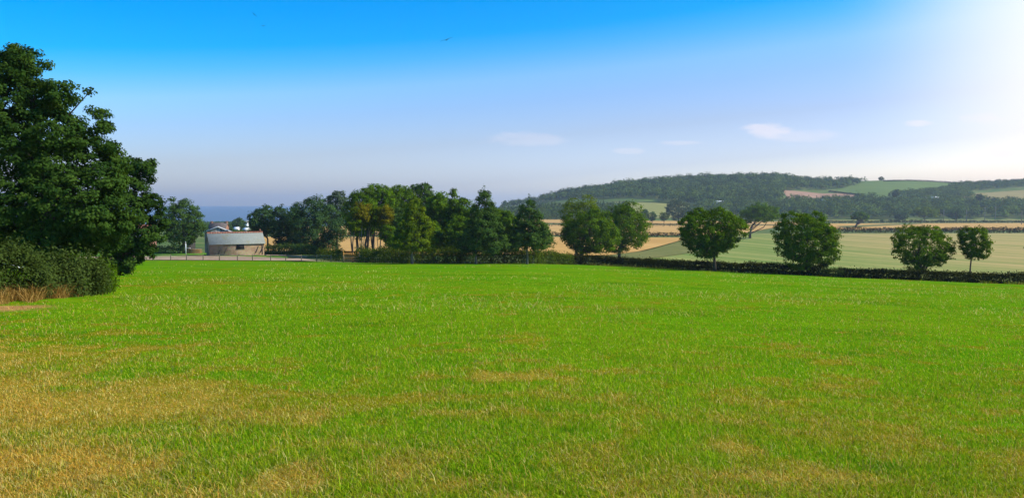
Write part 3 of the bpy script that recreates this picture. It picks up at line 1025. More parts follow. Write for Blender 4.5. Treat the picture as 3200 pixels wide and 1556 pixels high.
gate_m = noise_mat('orange_timber', (0.300, 0.130, 0.018), (0.470, 0.230, 0.040), 2.0, 5.0, .7, .003, (8, 8, .5))
gp = gx(1096, 150)
gate = empty('board_gate', gp, 'orange boarded wooden gate standing between the hedges', 'gate')
mb = MB()
for k_ in range(12):
    mb.box((-1.15 + k_ * .205, .02 * (k_ % 2), .95 + .02 * (k_ % 3)), (.19, .03, 1.75 + .04 * (k_ % 3)))
mb.build('board_panel', gate_m, gate)
mb = MB()
for zz in (.35, 1.45):
    mb.box((0, -.05, zz), (2.5, .05, .12))
mb.build('crossbar', gate_m, gate)
for sx in (-1.38, 1.36):
    MB().box((sx, 0, .95), (.16, .16, 2.1)).build('gate_post', gate_m, gate)
gp2 = gx(1078, 147.2)
g2 = empty('field_gate', gp2, 'low barred field gate in front of the orange boarded gate', 'gate')
mb = MB()
for zz in (.25, .5, .75, 1.05):
    mb.box((1.2, 0, zz), (2.7, .04, .07 if zz < 1 else .09))
mb.build('bar', M['timber'], g2)
for sx, hh in ((-.2, 1.2), (2.65, 1.35), (3.35, 1.2)):
    MB().box((sx, 0, hh / 2 - .1), (.12, .12, hh + .2)).build('gate_post', M['timber'], g2)
gp3 = gx(1138, 146.5)
g3 = empty('short_fence', gp3, 'short pale fence with a fallen slanting rail, right of the orange gate', 'fence')
MB().box((0, 0, .62), (.2, .18, 1.55)).build('post', M['bark_pale'], g3)
mb = MB()
for zz in (.35, .95):
    mb.box((1.25, 0, zz), (2.3, .05, .08))
mb.box((.85, -.08, .5), (1.5, .05, .09), 0, ('y', .6))
mb.build('rail', M['timber'], g3)
MB().box((2.45, 0, .5), (.1, .1, 1.2)).build('post', M['timber'], g3)

# ------------------------------------------------------------------ stone barn and the farm buildings
ms2, t = new_mat('rubble_stone')
v = t.n('ShaderNodeTexCoord').outputs['Object']
vo = t.n('ShaderNodeTexVoronoi', feature='F1')
t.put(vo.inputs['Vector'], t.vmath('MULTIPLY', v, (1.0, 1.0, 1.7)))
vo.inputs['Scale'].default_value = 2.6
ve = t.n('ShaderNodeTexVoronoi', feature='DISTANCE_TO_EDGE')
t.put(ve.inputs['Vector'], t.vmath('MULTIPLY', v, (1.0, 1.0, 1.7)))
ve.inputs['Scale'].default_value = 2.6
st = t.mix(t.ramp(t.noise(v, 0.9, 4.0), .35, .65), (0.235, 0.150, 0.082), (0.370, 0.260, 0.155))
st = t.mix(.16, st, vo.outputs['Color'], 'SOFT_LIGHT')
st = t.mix(t.ramp(ve.outputs['Distance'], 0.0, .07, 1.0, 0.0), st, (0.31, 0.23, 0.15))
finish(t, princ(t, st, .95, ve.outputs['Distance'], .05, .1))
ms3, t = new_mat('roof_slate')
v = t.n('ShaderNodeTexCoord').outputs['Object']
br = t.n('ShaderNodeTexBrick')
t.put(br.inputs['Vector'], t.vmath('MULTIPLY', v, (1, 1, 1.6)))
br.inputs['Scale'].default_value = 1.0
br.inputs['Brick Width'].default_value, br.inputs['Row Height'].default_value, br.inputs['Mortar Size'].default_value = .35, .25, .01
for s_, c_ in (('Color1', (0.240, 0.250, 0.205, 1)), ('Color2', (0.280, 0.290, 0.240, 1)), ('Mortar', (0.20, 0.21, 0.19, 1))):
    br.inputs[s_].default_value = c_
sl = t.mix(t.ramp(t.noise(v, .7, 5.0), .55, .72), br.outputs['Color'], (0.250, 0.240, 0.155))
finish(t, princ(t, sl, .9, br.outputs['Fac'], .01, .1))
red_m = noise_mat('red_clay_tile', (0.270, 0.095, 0.055), (0.400, 0.165, 0.095), 2.0, 5.0, .85, .01)
brown_m = noise_mat('brown_roof_tile', (0.100, 0.080, 0.065), (0.150, 0.118, 0.096), 1.2, 5.0, .85, .01)
brick_m = noise_mat('brick_wall', (0.270, 0.130, 0.075), (0.380, 0.190, 0.110), 3.0, 5.0, .9, .01)
plank_m = noise_mat('silvered_boards', (0.180, 0.150, 0.120), (0.560, 0.520, 0.450), 1.0, 2.0, .8, .004, (7, 7, .1))
dark_wood = noise_mat('dark_timber', (0.030, 0.024, 0.018), (0.075, 0.060, 0.044), 2.0, 4.0, .85, .003, (6, 6, .6))


def prism(L, D, eave, ridge, over=.25, th=.14, roof_mat=None, wall_mat=None, root=None, base=-1.2):
    """walls with gables (long side along x, front at -y) and a two-slope roof"""
    a, b = L / 2, D / 2
    mb = MB()
    mb.add([(-a, -b, base), (a, -b, base), (a, b, base), (-a, b, base), (-a, -b, eave), (a, -b, eave), (a, b, eave), (-a, b, eave), (-a, 0, ridge), (a, 0, ridge)],
           [(0, 1, 5, 4), (2, 3, 7, 6), (1, 2, 6, 9, 5), (3, 0, 4, 8, 7)])
    wl = mb.build('wall', wall_mat, root)
    mb = MB()
    sl_ = (ridge - eave) / b
    o = over
    for s in (-1, 1):
        e0, e1 = (s * (b + o), eave - o * sl_ + .03), (0, ridge + .03)
        mb.add([(-a - o, e0[0], e0[1]), (a + o, e0[0], e0[1]), (a + o, 0, e1[1]), (-a - o, 0, e1[1]),
                (-a - o, e0[0], e0[1] + th), (a + o, e0[0], e0[1] + th), (a + o, 0, e1[1] + th), (-a - o, 0, e1[1] + th)],
               [(0, 1, 2, 3), (4, 7, 6, 5), (0, 4, 5, 1), (0, 3, 7, 4), (1, 5, 6, 2)])
    rf = mb.build('roof', roof_mat, root)
    return wl, rf


bl_, br_ = gx(658, 179), gx(826, 185)
bc = (bl_ + br_) / 2
ang = math.atan2(br_[1] - bl_[1], br_[0] - bl_[0])
BL = float(np.linalg.norm((br_ - bl_)[:2]))
bz = pt(742, 795, bc[1])[2]
bc[2] = bz
rzb = ang
depth_dir = np.array((-math.sin(rzb), math.cos(rzb)))
BD = 5.4
barn = empty('stone_barn', (bc[0] + depth_dir[0] * BD / 2, bc[1] + depth_dir[1] * BD / 2, bz), 'long low stone barn with grey slate roof behind the yard', 'barn', None, rzb)
EV = pt(742, 761, bc[1])[2] - bz
RG = pt(742, 729, bc[1] + BD / 2)[2] - bz
wl, rf = prism(BL, BD, EV, RG, .28, .12, ms3, ms2, barn)
mb = MB()
for k_ in range(34):
    x0 = -BL / 2 - .28 + (BL + .56) * (k_ + .5) / 34
    mb.tube([(x0 - (BL + .56) / 68 * .95, 0, RG + .17), (x0 + (BL + .56) / 68 * .95, 0, RG + .17)], [.21, .20], 8)
mb.build('ridge_tile', red_m, rf)
mb = MB()
mb.tube([(BL / 2 - .3, 0, RG + .2), (BL / 2 - .3, 0, RG + .55), (BL / 2 - .3, 0, RG + .62), (BL / 2 - .3, 0, RG + .9)], [.14, .12, .2, .07], 9)
mb.build('finial', red_m, rf)
wn = MB().box((.18 * BL * .27, -BD / 2 - .01, EV - .62), (1.65, .12, 1.15)).build('window', M['glass'], barn)
mb = MB()
wx = .18 * BL * .27
mb.box((wx, -BD / 2 - .06, EV - 1.24), (1.9, .2, .1))
mb.box((wx, -BD / 2 - .06, EV - .02), (1.9, .1, .12))
mb.box((wx, -BD / 2 - .085, EV - .62), (.09, .05, 1.1))
for sx in (-.82, .82):
    mb.box((wx + sx, -BD / 2 - .085, EV - .62), (.09, .05, 1.1))
mb.build('frame', dark_wood, wn)
for fx_ in (-.355, -.245, .345, .435):          # pairs of timber props that lean against the wall
    mb = MB()
    mb.box((fx_ * BL + .22, -BD / 2 - .16, 1.0), (.09, .09, 1.75), 0, ('y', .42))
    mb.build('prop', dark_wood, barn)
MB().box((BL * .465, -BD / 2 - .07, EV / 2 - .1), (.11, .1, EV + .1)).build('downpipe', dark_wood, barn)

sp_ = pt(668, 710.5, 204)
sx0, sx1 = pt(642, 727, 204)[0], pt(722, 727, 204)[0]
gz = float(Z(sp_[0], 204))
shed = empty('farm_shed', (sp_[0] + 1.0, 204, gz), 'boarded farm shed with white gable trim behind the stone barn', 'shed', None, .34)
Wd = 6.4
e_, r_ = pt(700, 727, 204)[2] - gz, sp_[2] - gz
mb = MB()
a, b = Wd / 2, 7.0
mb.add([(-a, 0, -1), (a, 0, -1), (a, b, -1), (-a, b, -1), (-a, 0, e_), (a, 0, e_), (a, b, e_), (-a, b, e_), (0, 0, r_), (0, b, r_)],
       [(0, 1, 5, 8, 4), (2, 3, 7, 9, 6), (1, 2, 6, 5), (3, 0, 4, 7)])
mb.build('wall', plank_m, shed)
mb = MB()
for s in (-1, 1):
    mb.add([(0, -.3, r_ + .05), (s * (a + .4), -.3, e_ - .08), (s * (a + .4), b + .3, e_ - .08), (0, b + .3, r_ + .05),
            (0, -.3, r_ + .2), (s * (a + .4), -.3, e_ + .07), (s * (a + .4), b + .3, e_ + .07), (0, b + .3, r_ + .2)],
           [(0, 1, 2, 3), (4, 7, 6, 5), (0, 4, 5, 1), (2, 6, 7, 3), (1, 5, 6, 2)])
mb.build('roof', noise_mat('sheet_roof', (0.15, 0.15, 0.14), (0.24, 0.23, 0.22), 1.0), shed)
for s in (-1, 1):
    mb = MB()
    mb.add([(0, -.36, r_ + .26), (s * (a + .45), -.36, e_ + .12), (s * (a + .45), -.36, e_ - .08), (0, -.36, r_ + .06),
            (0, -.31, r_ + .26), (s * (a + .45), -.31, e_ + .12), (s * (a + .45), -.31, e_ - .08), (0, -.31, r_ + .06)],
           [(0, 1, 2, 3), (4, 7, 6, 5), (0, 4, 5, 1), (3, 2, 6, 7), (1, 5, 6, 2)])
    mb.build('bargeboard', M['white'], shed)


def house(name, label, pxc, row_ridge, Y, L, D, wallh, roofh, rz, wall, roof, chim=(), wins=2, cat='house', group=None):
    """small gabled house; its ridge sits at photo row row_ridge"""
    p = pt(pxc, row_ridge, Y)
    g = float(Z(p[0], Y))
    ridge = p[2] - g
    eave = ridge - roofh
    root = empty(name, (p[0], Y, g), label, cat, group, rz)
    prism(L, D, eave, ridge, .3, .15, roof, wall, root)
    for cxx in chim:
        m_ = MB()
        m_.box((cxx * L, 0, ridge - .2), (.9, .7, 1.1)).box((cxx * L, 0, ridge + .4), (1.05, .85, .14))
        m_.tube([(cxx * L - .2, 0, ridge + .45), (cxx * L - .2, 0, ridge + .75)], [.13, .11], 7).tube([(cxx * L + .2, 0, ridge + .45), (cxx * L + .2, 0, ridge + .75)], [.13, .11], 7)
        m_.build('chimney', brick_m, root)
    for k2 in range(wins):
        xx = -L / 2 + L * (k2 + .5) / wins
        for zz in ((eave - 1.2,) if eave < 4 else (eave - 1.2, eave - 3.8)):
            wn_ = MB().box((xx, -D / 2 - .02, zz), (1.1, .1, 1.1)).build('window', M['glass'], root)
            m_ = MB()
            for q in (-.58, .58):
                m_.box((xx + q, -D / 2 - .06, zz), (.08, .08, 1.24))
            for q in (-.58, .58):
                m_.box((xx, -D / 2 - .06, zz + q), (1.08, .08, .08))
            m_.build('frame', M['white'], wn_)
    return root


house('brick_house', 'brown tiled house with end chimneys beyond the boarded shed', 684, 697, 310, 6.2, 6, 5.5, 1.9, .12, brick_m, brown_m, (-.44, .47), 2)
house('white_cottage', 'small bright white building beyond the barn roof, below the dome-shaped tree', 740, 710.5, 420, 2.0, 4, 3, .7, .1, M['white'], M['white'], (), 1)
house('low_shed', 'low pale grey shed right of the small bright white building', 770, 712.5, 430, 2.2, 3, 3, .8, -.2, ms3, M['white'], (), 1, 'shed')
house('white_house', 'white house at the coast beside the dome-shaped tree', 771, 690, 640, 2.4, 4, 3, .8, .2, M['white'], ms3, (), 1)
house('red_roof_house', 'red roofed house showing through gaps in the tree left of the barn', 440, 703, 260, 8, 7, 5, 2.6, .2, brick_m, red_m, (.3,), 3)
house('roadside_cottage', 'white cottage wall glimpsed under the huge dark tree at far left', 46, 738, 95, 1.6, 4, 3, .5, .2, M['white'], ms3, (), 1)
house('timber_hut', 'small brown timber hut glimpsed under the tree at the end of the fence', 398, 759, 205, 3.0, 3, 2.2, .7, .1, brick_m, brown_m, (), 1, 'hut')
house('pale_outbuilding', 'pale roofed outbuilding half hidden by the round tree left of the barn', 594, 730, 222, 1.6, 4, 2.4, .7, .1, dark_wood, ms3, (), 1, 'outbuilding')
house('hill_farm', 'long white farm building under the hill wood', 2246, 628, 1290, 17, 8, 3, 1.6, 0, M['white'], M['white'], (), 3, 'farmhouse')
house('gabled_farmhouse', 'white gabled farmhouse below the pink hill field', 2572, 620, 1320, 6, 9, 4, 3.5, 1.2, M['white'], ms3, (), 1, 'farmhouse')
house('valley_house', 'pale house among the valley trees, left of its longer neighbour', 2890, 615, 1380, 9, 8, 4, 3, .2, M['white'], M['white'], (), 2)
house('valley_house', 'long pale house among the valley trees, right of its shorter neighbour', 2920, 614.5, 1400, 11, 8, 3, 2.4, .1, M['white'], M['white'], (), 3)

# white post and a stack of sawn timber by the round tree
wp = gx(581, 190)
root = empty('white_post', wp, 'tall slim white post on the lawn beside the round tree', 'post')
MB().box((0, 0, 1.5), (.2, .2, 3.4)).build('shaft', M['white'], root)
MB().box((0, 0, 3.24), (.28, .28, .07)).build('cap', M['white'], root)
tp_ = gx(606, 192)
root = empty('timber_stack', tp_, 'stack of orange sawn timber on the lawn left of the stone barn', 'timber')
rng = np.random.default_rng(2)
for lv in range(5):
    mb = MB()
    for q in range(6):
        mb.box((rng.uniform(-.15, .15), -.5 + q * .2, .1 + lv * .24), (3.4 + rng.uniform(-.3, .3), .17, .15))
    for bxx in (-1.1, 1.0):
        mb.box((bxx, 0, .205 + lv * .24), (.1, 1.2, .05))
    mb.build('board_layer', gate_m if lv % 2 else M['timber'], root)

# ------------------------------------------------------------------ mid-distance trees, left to right
tree('round_tree', 'dark round tree on the lawn between the huge tree and the stone barn', 500, 646, 615, 788, 192, 'round', 'fir', 16000, .42, seed=11, trunk_px=574, tips=.16)
hedge('shrub', 'dark low shrubs in the shade under the round tree left of the barn', [gx(440, 196), gx(500, 193), gx(560, 191)], 3.0, [1.6, 2.0, 1.2], 2600, 'fir', .32, 12, cat='shrub')
tree('pine_tree', 'flat bushy pine just behind the right end of the barn roof', 768, 872, 641, 748, 204, 'round', 'pine', 9000, .42, seed=13, trunk_px=838, tips=.2)
tree('pine_tree', 'narrow pine with a pointed top, left of a matching one', 842, 916, 632, 785, 200, 'egg', 'pine', 9000, .40, seed=14, trunk_px=872, tips=.22)
tree('pine_tree', 'narrow pine with a pointed top touching the widest dark pine', 890, 964, 630, 785, 205, 'egg', 'pine', 9000, .40, seed=15, trunk_px=920, tips=.22)
tree('pine_tree', 'widest dark pine, bushy down to the ground right of the barn', 886, 1086, 608, 812, 198, 'egg', 'pine', 30000, .42, seed=16, tips=.16)
tree('willow_tree', 'grey green feathery tree showing above the widest dark pine', 1005, 1100, 586, 720, 205, 'round', 'grey', 9000, .42, seed=17, tips=.25)
hedge('shrub', 'leafy green shrubs behind the rails left of the orange gate', [gx(1000, 163), gx(1040, 160), gx(1072, 155)], 2.6, [2.0, 2.6, 2.2], 3200, 'hedge', .26, 18, cat='shrub')

for a_, b_, tp_2, sd_ in ((700, 768, 715, 401), (752, 830, 716, 402)):
    tree('scrub_tree', ('low bushy tree just behind the barn ridge, left one of two' if sd_ == 401 else 'low bushy tree just behind the barn ridge, right one of two'),
         a_, b_, tp_2, 752, 262, 'round', 'fir', 4000, .5, seed=sd_, limbs=False)

hedge('hedge', 'dark shaded hedge on the lawn right of the barn, under the pines', [gx(832, 193), gx(900, 191), gx(1000, 184)], 2.4, [1.9, 2.2, 1.8], 7000, 'fir', .3, 403, stems=False)

mass = [  # label, px0, px1, top, bot, Y, kind, mat, n, seed, trunk, pale bark
    ('tall green tree with ragged top at the left end of the copse', 1075, 1190, 585, 760, 178, 'round', 'oak', 8000, 21, 1118, 0),
    ('tall bright green tree standing behind the bronze tinted trees', 1135, 1245, 573, 700, 182, 'round', 'oak_light', 8000, 22, 1166, 0),
    ('green tree joined to the darker domed crown at the top of the copse', 1195, 1310, 575, 720, 186, 'round', 'oak', 8000, 23, 1240, 0),
    ('darker domed crown at the top of the copse', 1262, 1365, 571, 700, 190, 'round', 'fir', 7000, 24, 1318, 0),
    ('bright green tree filling the gap behind the pointed front tree', 1325, 1425, 596, 790, 176, 'egg', 'oak_light', 9000, 25, 1352, 0),
    ('green tree with a spiky leading shoot left of the tallest tree', 1375, 1460, 588, 790, 170, 'cone', 'oak', 8000, 26, 1395, 0),
    ('broad green tree behind the left side of the tallest front tree', 1390, 1500, 612, 790, 172, 'egg', 'oak', 8000, 29, 1440, 0),
    ('dark tree behind the right side of the tallest front tree', 1500, 1580, 640, 790, 168, 'egg', 'oak', 6000, 30, 1535, 0),
    ('dark low tree under the domed crown of the copse', 1290, 1390, 690, 800, 164, 'round', 'oak', 6000, 34, 1340, 0),
    ('low dark tree filling the space between the two front trees', 1395, 1500, 680, 800, 160, 'round', 'oak', 6000, 27, 1430, 0),
    ('green tree showing between the tallest and the slim pointed tree', 1545, 1625, 660, 795, 160, 'egg', 'oak', 5500, 28, 1575, 0),
    ('dark understorey tree right behind the first pointed tree', 1190, 1290, 650, 790, 168, 'egg', 'fir', 7000, 33, 1225, 0),
]
for lab, a, b, tp, bt, Y, kd, mt, nn_, sd, tk, pale in mass:
    tree('copse_tree', lab, a - 10, b + 10, tp - 5, bt, Y, kd, mt, int(nn_ * 2.2), .40, seed=sd, trunk_px=tk, group='trees of the copse', tips=.16)
for lab, a, b, tp, bt, Y, mt, sd, tk, pale in (
        ('slim forked tree with olive leaves and a dark leaning stem, nearest the gate', 1085, 1135, 640, 722, 152, 'olive', 41, 1103, 0),
        ('slim tree with pale stem and bronze leaves', 1100, 1165, 628, 712, 153, 'bronze', 42, 1130, 1),
        ('thick stemmed tree with rusty green leaves among slim stems', 1112, 1190, 632, 722, 155, 'olive', 43, 1146, 0),
        ('slim dark stemmed tree under yellowing leaves', 1145, 1205, 640, 716, 154, 'olive', 44, 1167, 0),
        ('slim tree with golden yellow leaves at its top', 1178, 1228, 636, 722, 153, 'bronze', 45, 1186, 1),
        ('slim dark tree with low green leaves right of the golden tree', 1180, 1240, 690, 770, 153, 'oak', 46, 1200, 0)):
    tree('slim_tree', lab, a, b, tp, bt, Y, 'round', mt, 2600, .34, seed=sd, trunk_px=tk, tr=.30 if tk == 1146 else .15, trunk_mat='bark_pale' if pale else 'bark',
         group='slim trees behind the gate', tips=.25, fork=2, inner=.05, rc=.9)
tree('pointed_tree', 'pointed front tree with a yellowish crown, leftmost of the three in front of the hedge', 1225, 1370, 598, 782, 134, 'cone', 'olive', 18000, .34, seed=51, trunk_px=1288, tr=.2,
     trunk_mat='bark_pale', tips=.2, group='front row trees')
tree('pointed_tree', 'tallest front tree with a ragged spire top, middle of the three before the hedge', 1432, 1592, 568, 785, 134, 'cone', 'fir', 22000, .34, seed=52, trunk_px=1487, tr=.2,
     trunk_mat='bark_pale', tips=.24, group='front row trees')
tree('pointed_tree', 'slim dark pointed front tree, rightmost of the three before the hedge', 1578, 1732, 603, 782, 136, 'cone', 'fir', 18000, .34, seed=53, trunk_px=1647, tr=.2,
     trunk_mat='bark_pale', tips=.2, group='front row trees')
hedge('hedge', 'thick green hedge behind the three pointed trees', [gx(1122, 149), gx(1220, 143), gx(1300, 139.5), gx(1480, 139.5), gx(1660, 141.5), gx(1780, 148)], 2.6,
      [2.6, 2.9, 2.4, 2.7, 2.4, 2.8, 2.3, 2.6, 2.0], 26000, 'hedge', .28, 54, rough=.3, sprays=.08)
hedge('hedge', 'dark brown clipped hedge along the right edge of the field, up to the gap', [gx(1775, 149), gx(1900, 146.5), gx(2000, 141.5), gx(2300, 126.5), gx(2580, 114)], 1.9,
      [1.8, 1.6, 1.45, 1.4, 1.5], 26000, 'hedge_brown', .26, 55, rough=.16, sprays=.05)
hedge('hedge', 'dark brown clipped hedge at the right frame edge, beyond the gap', [gx(2620, 112.5), gx(2900, 105.5), gx(3200, 99.5), gx(3700, 91.5)], 1.9,
      [1.25, 1.3, 1.35, 1.3], 24000, 'hedge_brown', .22, 56, rough=.16, sprays=.05)
hedge('hedge', 'paler weedy growth filling the gap in the dark right-hand hedge', [gx(2570, 113.2), gx(2605, 111.8), gx(2640, 110.8)], 1.3, [.9, 1.0, .8], 1800, 'bramble', .2, 57, cat='weeds', stems=False)

tree('oak_tree', 'back oak with pale dead twigs in its crown, behind the wide front oak', 1738, 1896, 607, 760, 205, 'round', 'olive', 9000, .44, seed=61, trunk_px=1800, tips=.15, trunk_mat='bark_pale')
tree('oak_tree', 'wide front oak of the pair of oaks right of the pointed trees', 1736, 1945, 652, 806, 172, 'round', 'oak', 18000, .42, seed=62, trunk_px=1815, tips=.14, fork=2, depth=.8, tr=.35)
tree('oak_tree', 'tall oak right of the wide front oak, reaching over the stubble', 1856, 2046, 618, 794, 196, 'round', 'oak', 18000, .44, seed=63, trunk_px=1935, tips=.16, tr=.4)
tree('round_oak', 'large full round tree on a short trunk at the hedge, over the green crop', 2104, 2342, 632, 814, 128, 'round', 'oak', 26000, .32, rc=.55, seed=64, trunk_px=2235, tips=.14, depth=.85, tr=.26)
tree('spreading_oak', 'spreading oak on the far edge of the crop behind the large round tree', 2305, 2445, 626, 722, 480, 'spread', 'oak', 8000, 1.0, seed=65, trunk_px=2343, tips=.15, tr=.75)
tree('round_oak', 'dense round tree sitting low on the hedge, right of the large round one', 2402, 2640, 646, 842, 117, 'round', 'oak', 26000, .30, rc=.55, seed=66, trunk_px=2525, tips=.14, depth=.85, tr=.2)
tree('field_maple', 'open branched tree with gaps over the hedge at the right', 2778, 2984, 688, 852, 110, 'round', 'oak', 14000, .28, rc=.42, seed=67, trunk_px=2868, tips=.28, tr=.22, inner=.04, fork=3)
tree('field_maple', 'small lollipop tree on a slim stem near the right frame edge', 2990, 3102, 704, 818, 108, 'round', 'oak', 7500, .26, rc=.38, seed=68, trunk_px=3030, tips=.26, tr=.13, inner=.06)
tree('field_maple', 'tree at the right frame edge, mostly outside the photo', 3210, 3340, 700, 820, 106, 'round', 'oak', 6000, .30, seed=69, trunk_px=3262, tips=.2, tr=.15)
tree('lone_oak', 'lone leaning oak standing in the far stubble field', 2658, 2720, 659, 698, 790, 'spread', 'oak', 2600, 1.5, seed=70, trunk_px=2672, tips=.15, lean=.5, tr=1.0)
tree('valley_oak', 'broad domed oak in front of the valley wood, behind the open branched tree', 2845, 2935, 644, 690, 1060, 'spread', 'olive', 2600, 2.2, seed=71, tips=.12)
tree('pale_tree', 'tall pale grey green tree in the valley between the oaks', 2072, 2168, 616, 692, 900, 'round', 'grey', 4500, 1.6, seed=72, tips=.12)
tree('valley_tree', 'small round tree below the pale hill field, leftmost of three', 2000, 2030, 650, 690, 1000, 'round', 'fir', 1200, 1.6, seed=73, tips=.12)
tree('valley_tree', 'small round tree below the pale hill field, middle of three', 2020, 2056, 660, 692, 980, 'round', 'fir', 1200, 1.6, seed=74, tips=.12)
tree('valley_tree', 'small round tree below the pale hill field, beside the tall pale tree', 2058, 2092, 662, 692, 960, 'round', 'olive', 1200, 1.6, seed=75, tips=.12)
tree('valley_tree', 'dark round tree at the foot of the valley wood, right of the lone oak', 2795, 2845, 658, 690, 1090, 'round', 'fir', 1600, 1.8, seed=76, tips=.12)
tree('valley_tree', 'dark broad tree at the foot of the valley wood beside the tall pole', 2955, 3020, 648, 688, 1100, 'round', 'fir', 1800, 2.0, seed=77, tips=.12)
tree('domed_tree', 'dark dome-shaped tree against the sea beyond the barn', 722, 768, 678, 722, 600, 'spread', 'fir', 3000, 1.1, seed=78, tips=.1)
tree('skyline_clump', 'dark block-shaped clump standing alone on the hill skyline', 2744, 2763, 551, 566, 1790, 'round', 'wood_far', 900, 1.8, seed=79, tips=.05, limbs=False)
tree('hillside_tree', 'dark tree standing up from the hedge at the top of the green hill field', 2785, 2812, 590, 618, 1350, 'round', 'wood_far', 1000, 2.0, seed=80, tips=.1, limbs=False)
tree('hillside_tree', 'dark tree standing above the wood edge at the right hill field', 3048, 3074, 604, 630, 1300, 'round', 'wood_far', 1000, 2.0, seed=81, tips=.1, limbs=False)

# thin hedgerows between the far fields
for lab, pix, h_, n_, lf in (
        ('long dark hedgerow between the nearest and the middle stubble field', [(800, 739), (1400, 739), (2150, 739.5)], 2.6, 7000, .9),
        ('dark hedgerow between the middle and the farthest stubble field', [(900, 707), (1700, 707), (2330, 707)], 2.6, 5000, 1.1),
        ('dark brown hedgerow along the top of the green crop field', [(2590, 727), (2900, 727), (3400, 728)], 3.6, 8000, 1.0),
        ('thin hedgerow along the far side of the right stubble field', [(2560, 697), (2900, 696), (3400, 696)], 2.6, 5000, 1.3)):
    q = [at(*p) for p in pix]
    hedge('hedgerow', lab, q, h_ * .9, h_, n_, 'hedge_brown', lf, int(pix[0][1]), group='hedgerows between the far fields', stems=False, sprays=.02)
for k_ in range(9):
    bx_ = (2755, 2782, 2796, 2806, 2826, 2848, 2862, 2877, 2938)[k_]
    rng = np.random.default_rng(300 + k_)
    q = at(bx_, 691)
    L = [((0, 0, 1.0), (1.9 + rng.random(), 1.6, 1.2)), ((1.2, .3, .9), (1.4, 1.2, 1.0))]
    root = empty('field_bush', q, 'small dark bush in the row of bushes along the pale far verge', 'bush', 'bushes along the far verge')
    p, nn, rn, cl = crown_points(rng, L, 240, .6)
    link('foliage', leaves_mesh('foliage', p, nn, 0.9 * np.ones(len(p)), rn, rng), M['fir'], root)

# utility poles in the valley
for px_p, r0, r1, Y, lab in ((3110, 645, 687, 1040, 'tallest pale utility pole before the valley wood'), (3077, 648, 687, 1045, 'pale utility pole just left of the tallest pole'),
                             (3020, 655, 686, 1050, 'thin utility pole before the broad dark valley tree'), (2949, 656, 684, 1055, 'thin utility pole, leftmost of the valley poles'),
                             (3192, 662, 700, 900, 'utility pole by the hedgerow at the right frame edge')):
    b0 = pt(px_p, r1, Y)
    g = float(Z(b0[0], Y))
    hh = pt(px_p, r0, Y)[2] - g
    root = empty('utility_pole', (b0[0], Y, g), lab, 'pole', 'utility poles in the valley')
    MB().tube([(0, 0, -.5), (0, 0, hh)], [.42, .3], 7).build('shaft', M['bark_pale'], root)
    MB().box((0, 0, hh - 1.0), (2.4, .2, .2)).build('crossarm', M['bark_pale'], root)

# birds
bird_m = noise_mat('bird_feather', (0.012, 0.012, 0.016), (0.03, 0.03, 0.035), 8.0)
for px_b, r_b, Y, sz, roll, yaw, lab in ((1395, 126, 90, .78, -.35, .3, 'largest dark bird gliding high over the middle of the field'),
                                         (795, 47, 110, .5, .6, .8, 'dark bird at the top left, the higher of a pair'),
                                         (823, 82, 120, .5, .2, -.5, 'dark bird at the top left, the lower of a pair')):
    p = pt(px_b, r_b, Y)
    s = sz
    bv, bf = [], []
    prof = [(-.42, .012), (-.30, .045), (-.1, .075), (.12, .07), (.24, .05), (.32, .045), (.40, .012)]
    mb = MB()
    mb.tube([(0, a_ * s, 0) for a_, _ in prof], [r_ * s for _, r_ in prof], 8)
    for sd in (-1, 1):
        w_ = [(.05, .14, .0), (.42, .16, .13), (.95, -.04, .06), (.46, -.03, .13), (.05, -.12, .0)]
        vv = [(sd * a_ * s, b_ * s, (c_ + .02) * s) for a_, b_, c_ in w_] + [(sd * a_ * s, b_ * s, (c_ - .01) * s) for a_, b_, c_ in w_]
        mb.add(vv, [(0, 1, 3, 4), (1, 2, 3), (9, 8, 6, 5), (8, 7, 6), (0, 5, 6, 1), (1, 6, 7, 2), (2, 7, 8, 3), (3, 8, 9, 4)])
    mb.add([(-.04 * s, -.36 * s, 0), (.04 * s, -.36 * s, 0), (.13 * s, -.6 * s, 0), (-.13 * s, -.6 * s, 0), (0, -.5 * s, .03 * s)], [(0, 1, 4), (1, 2, 4), (2, 3, 4), (3, 0, 4), (3, 2, 1, 0)])
    o = mb.build('bird', bird_m)
    o.location = p
    o.rotation_euler = (.15, roll, yaw)
    tag(o, lab, 'bird', 'birds over the field')

# ------------------------------------------------------------------ far woods (each reads as one mass)


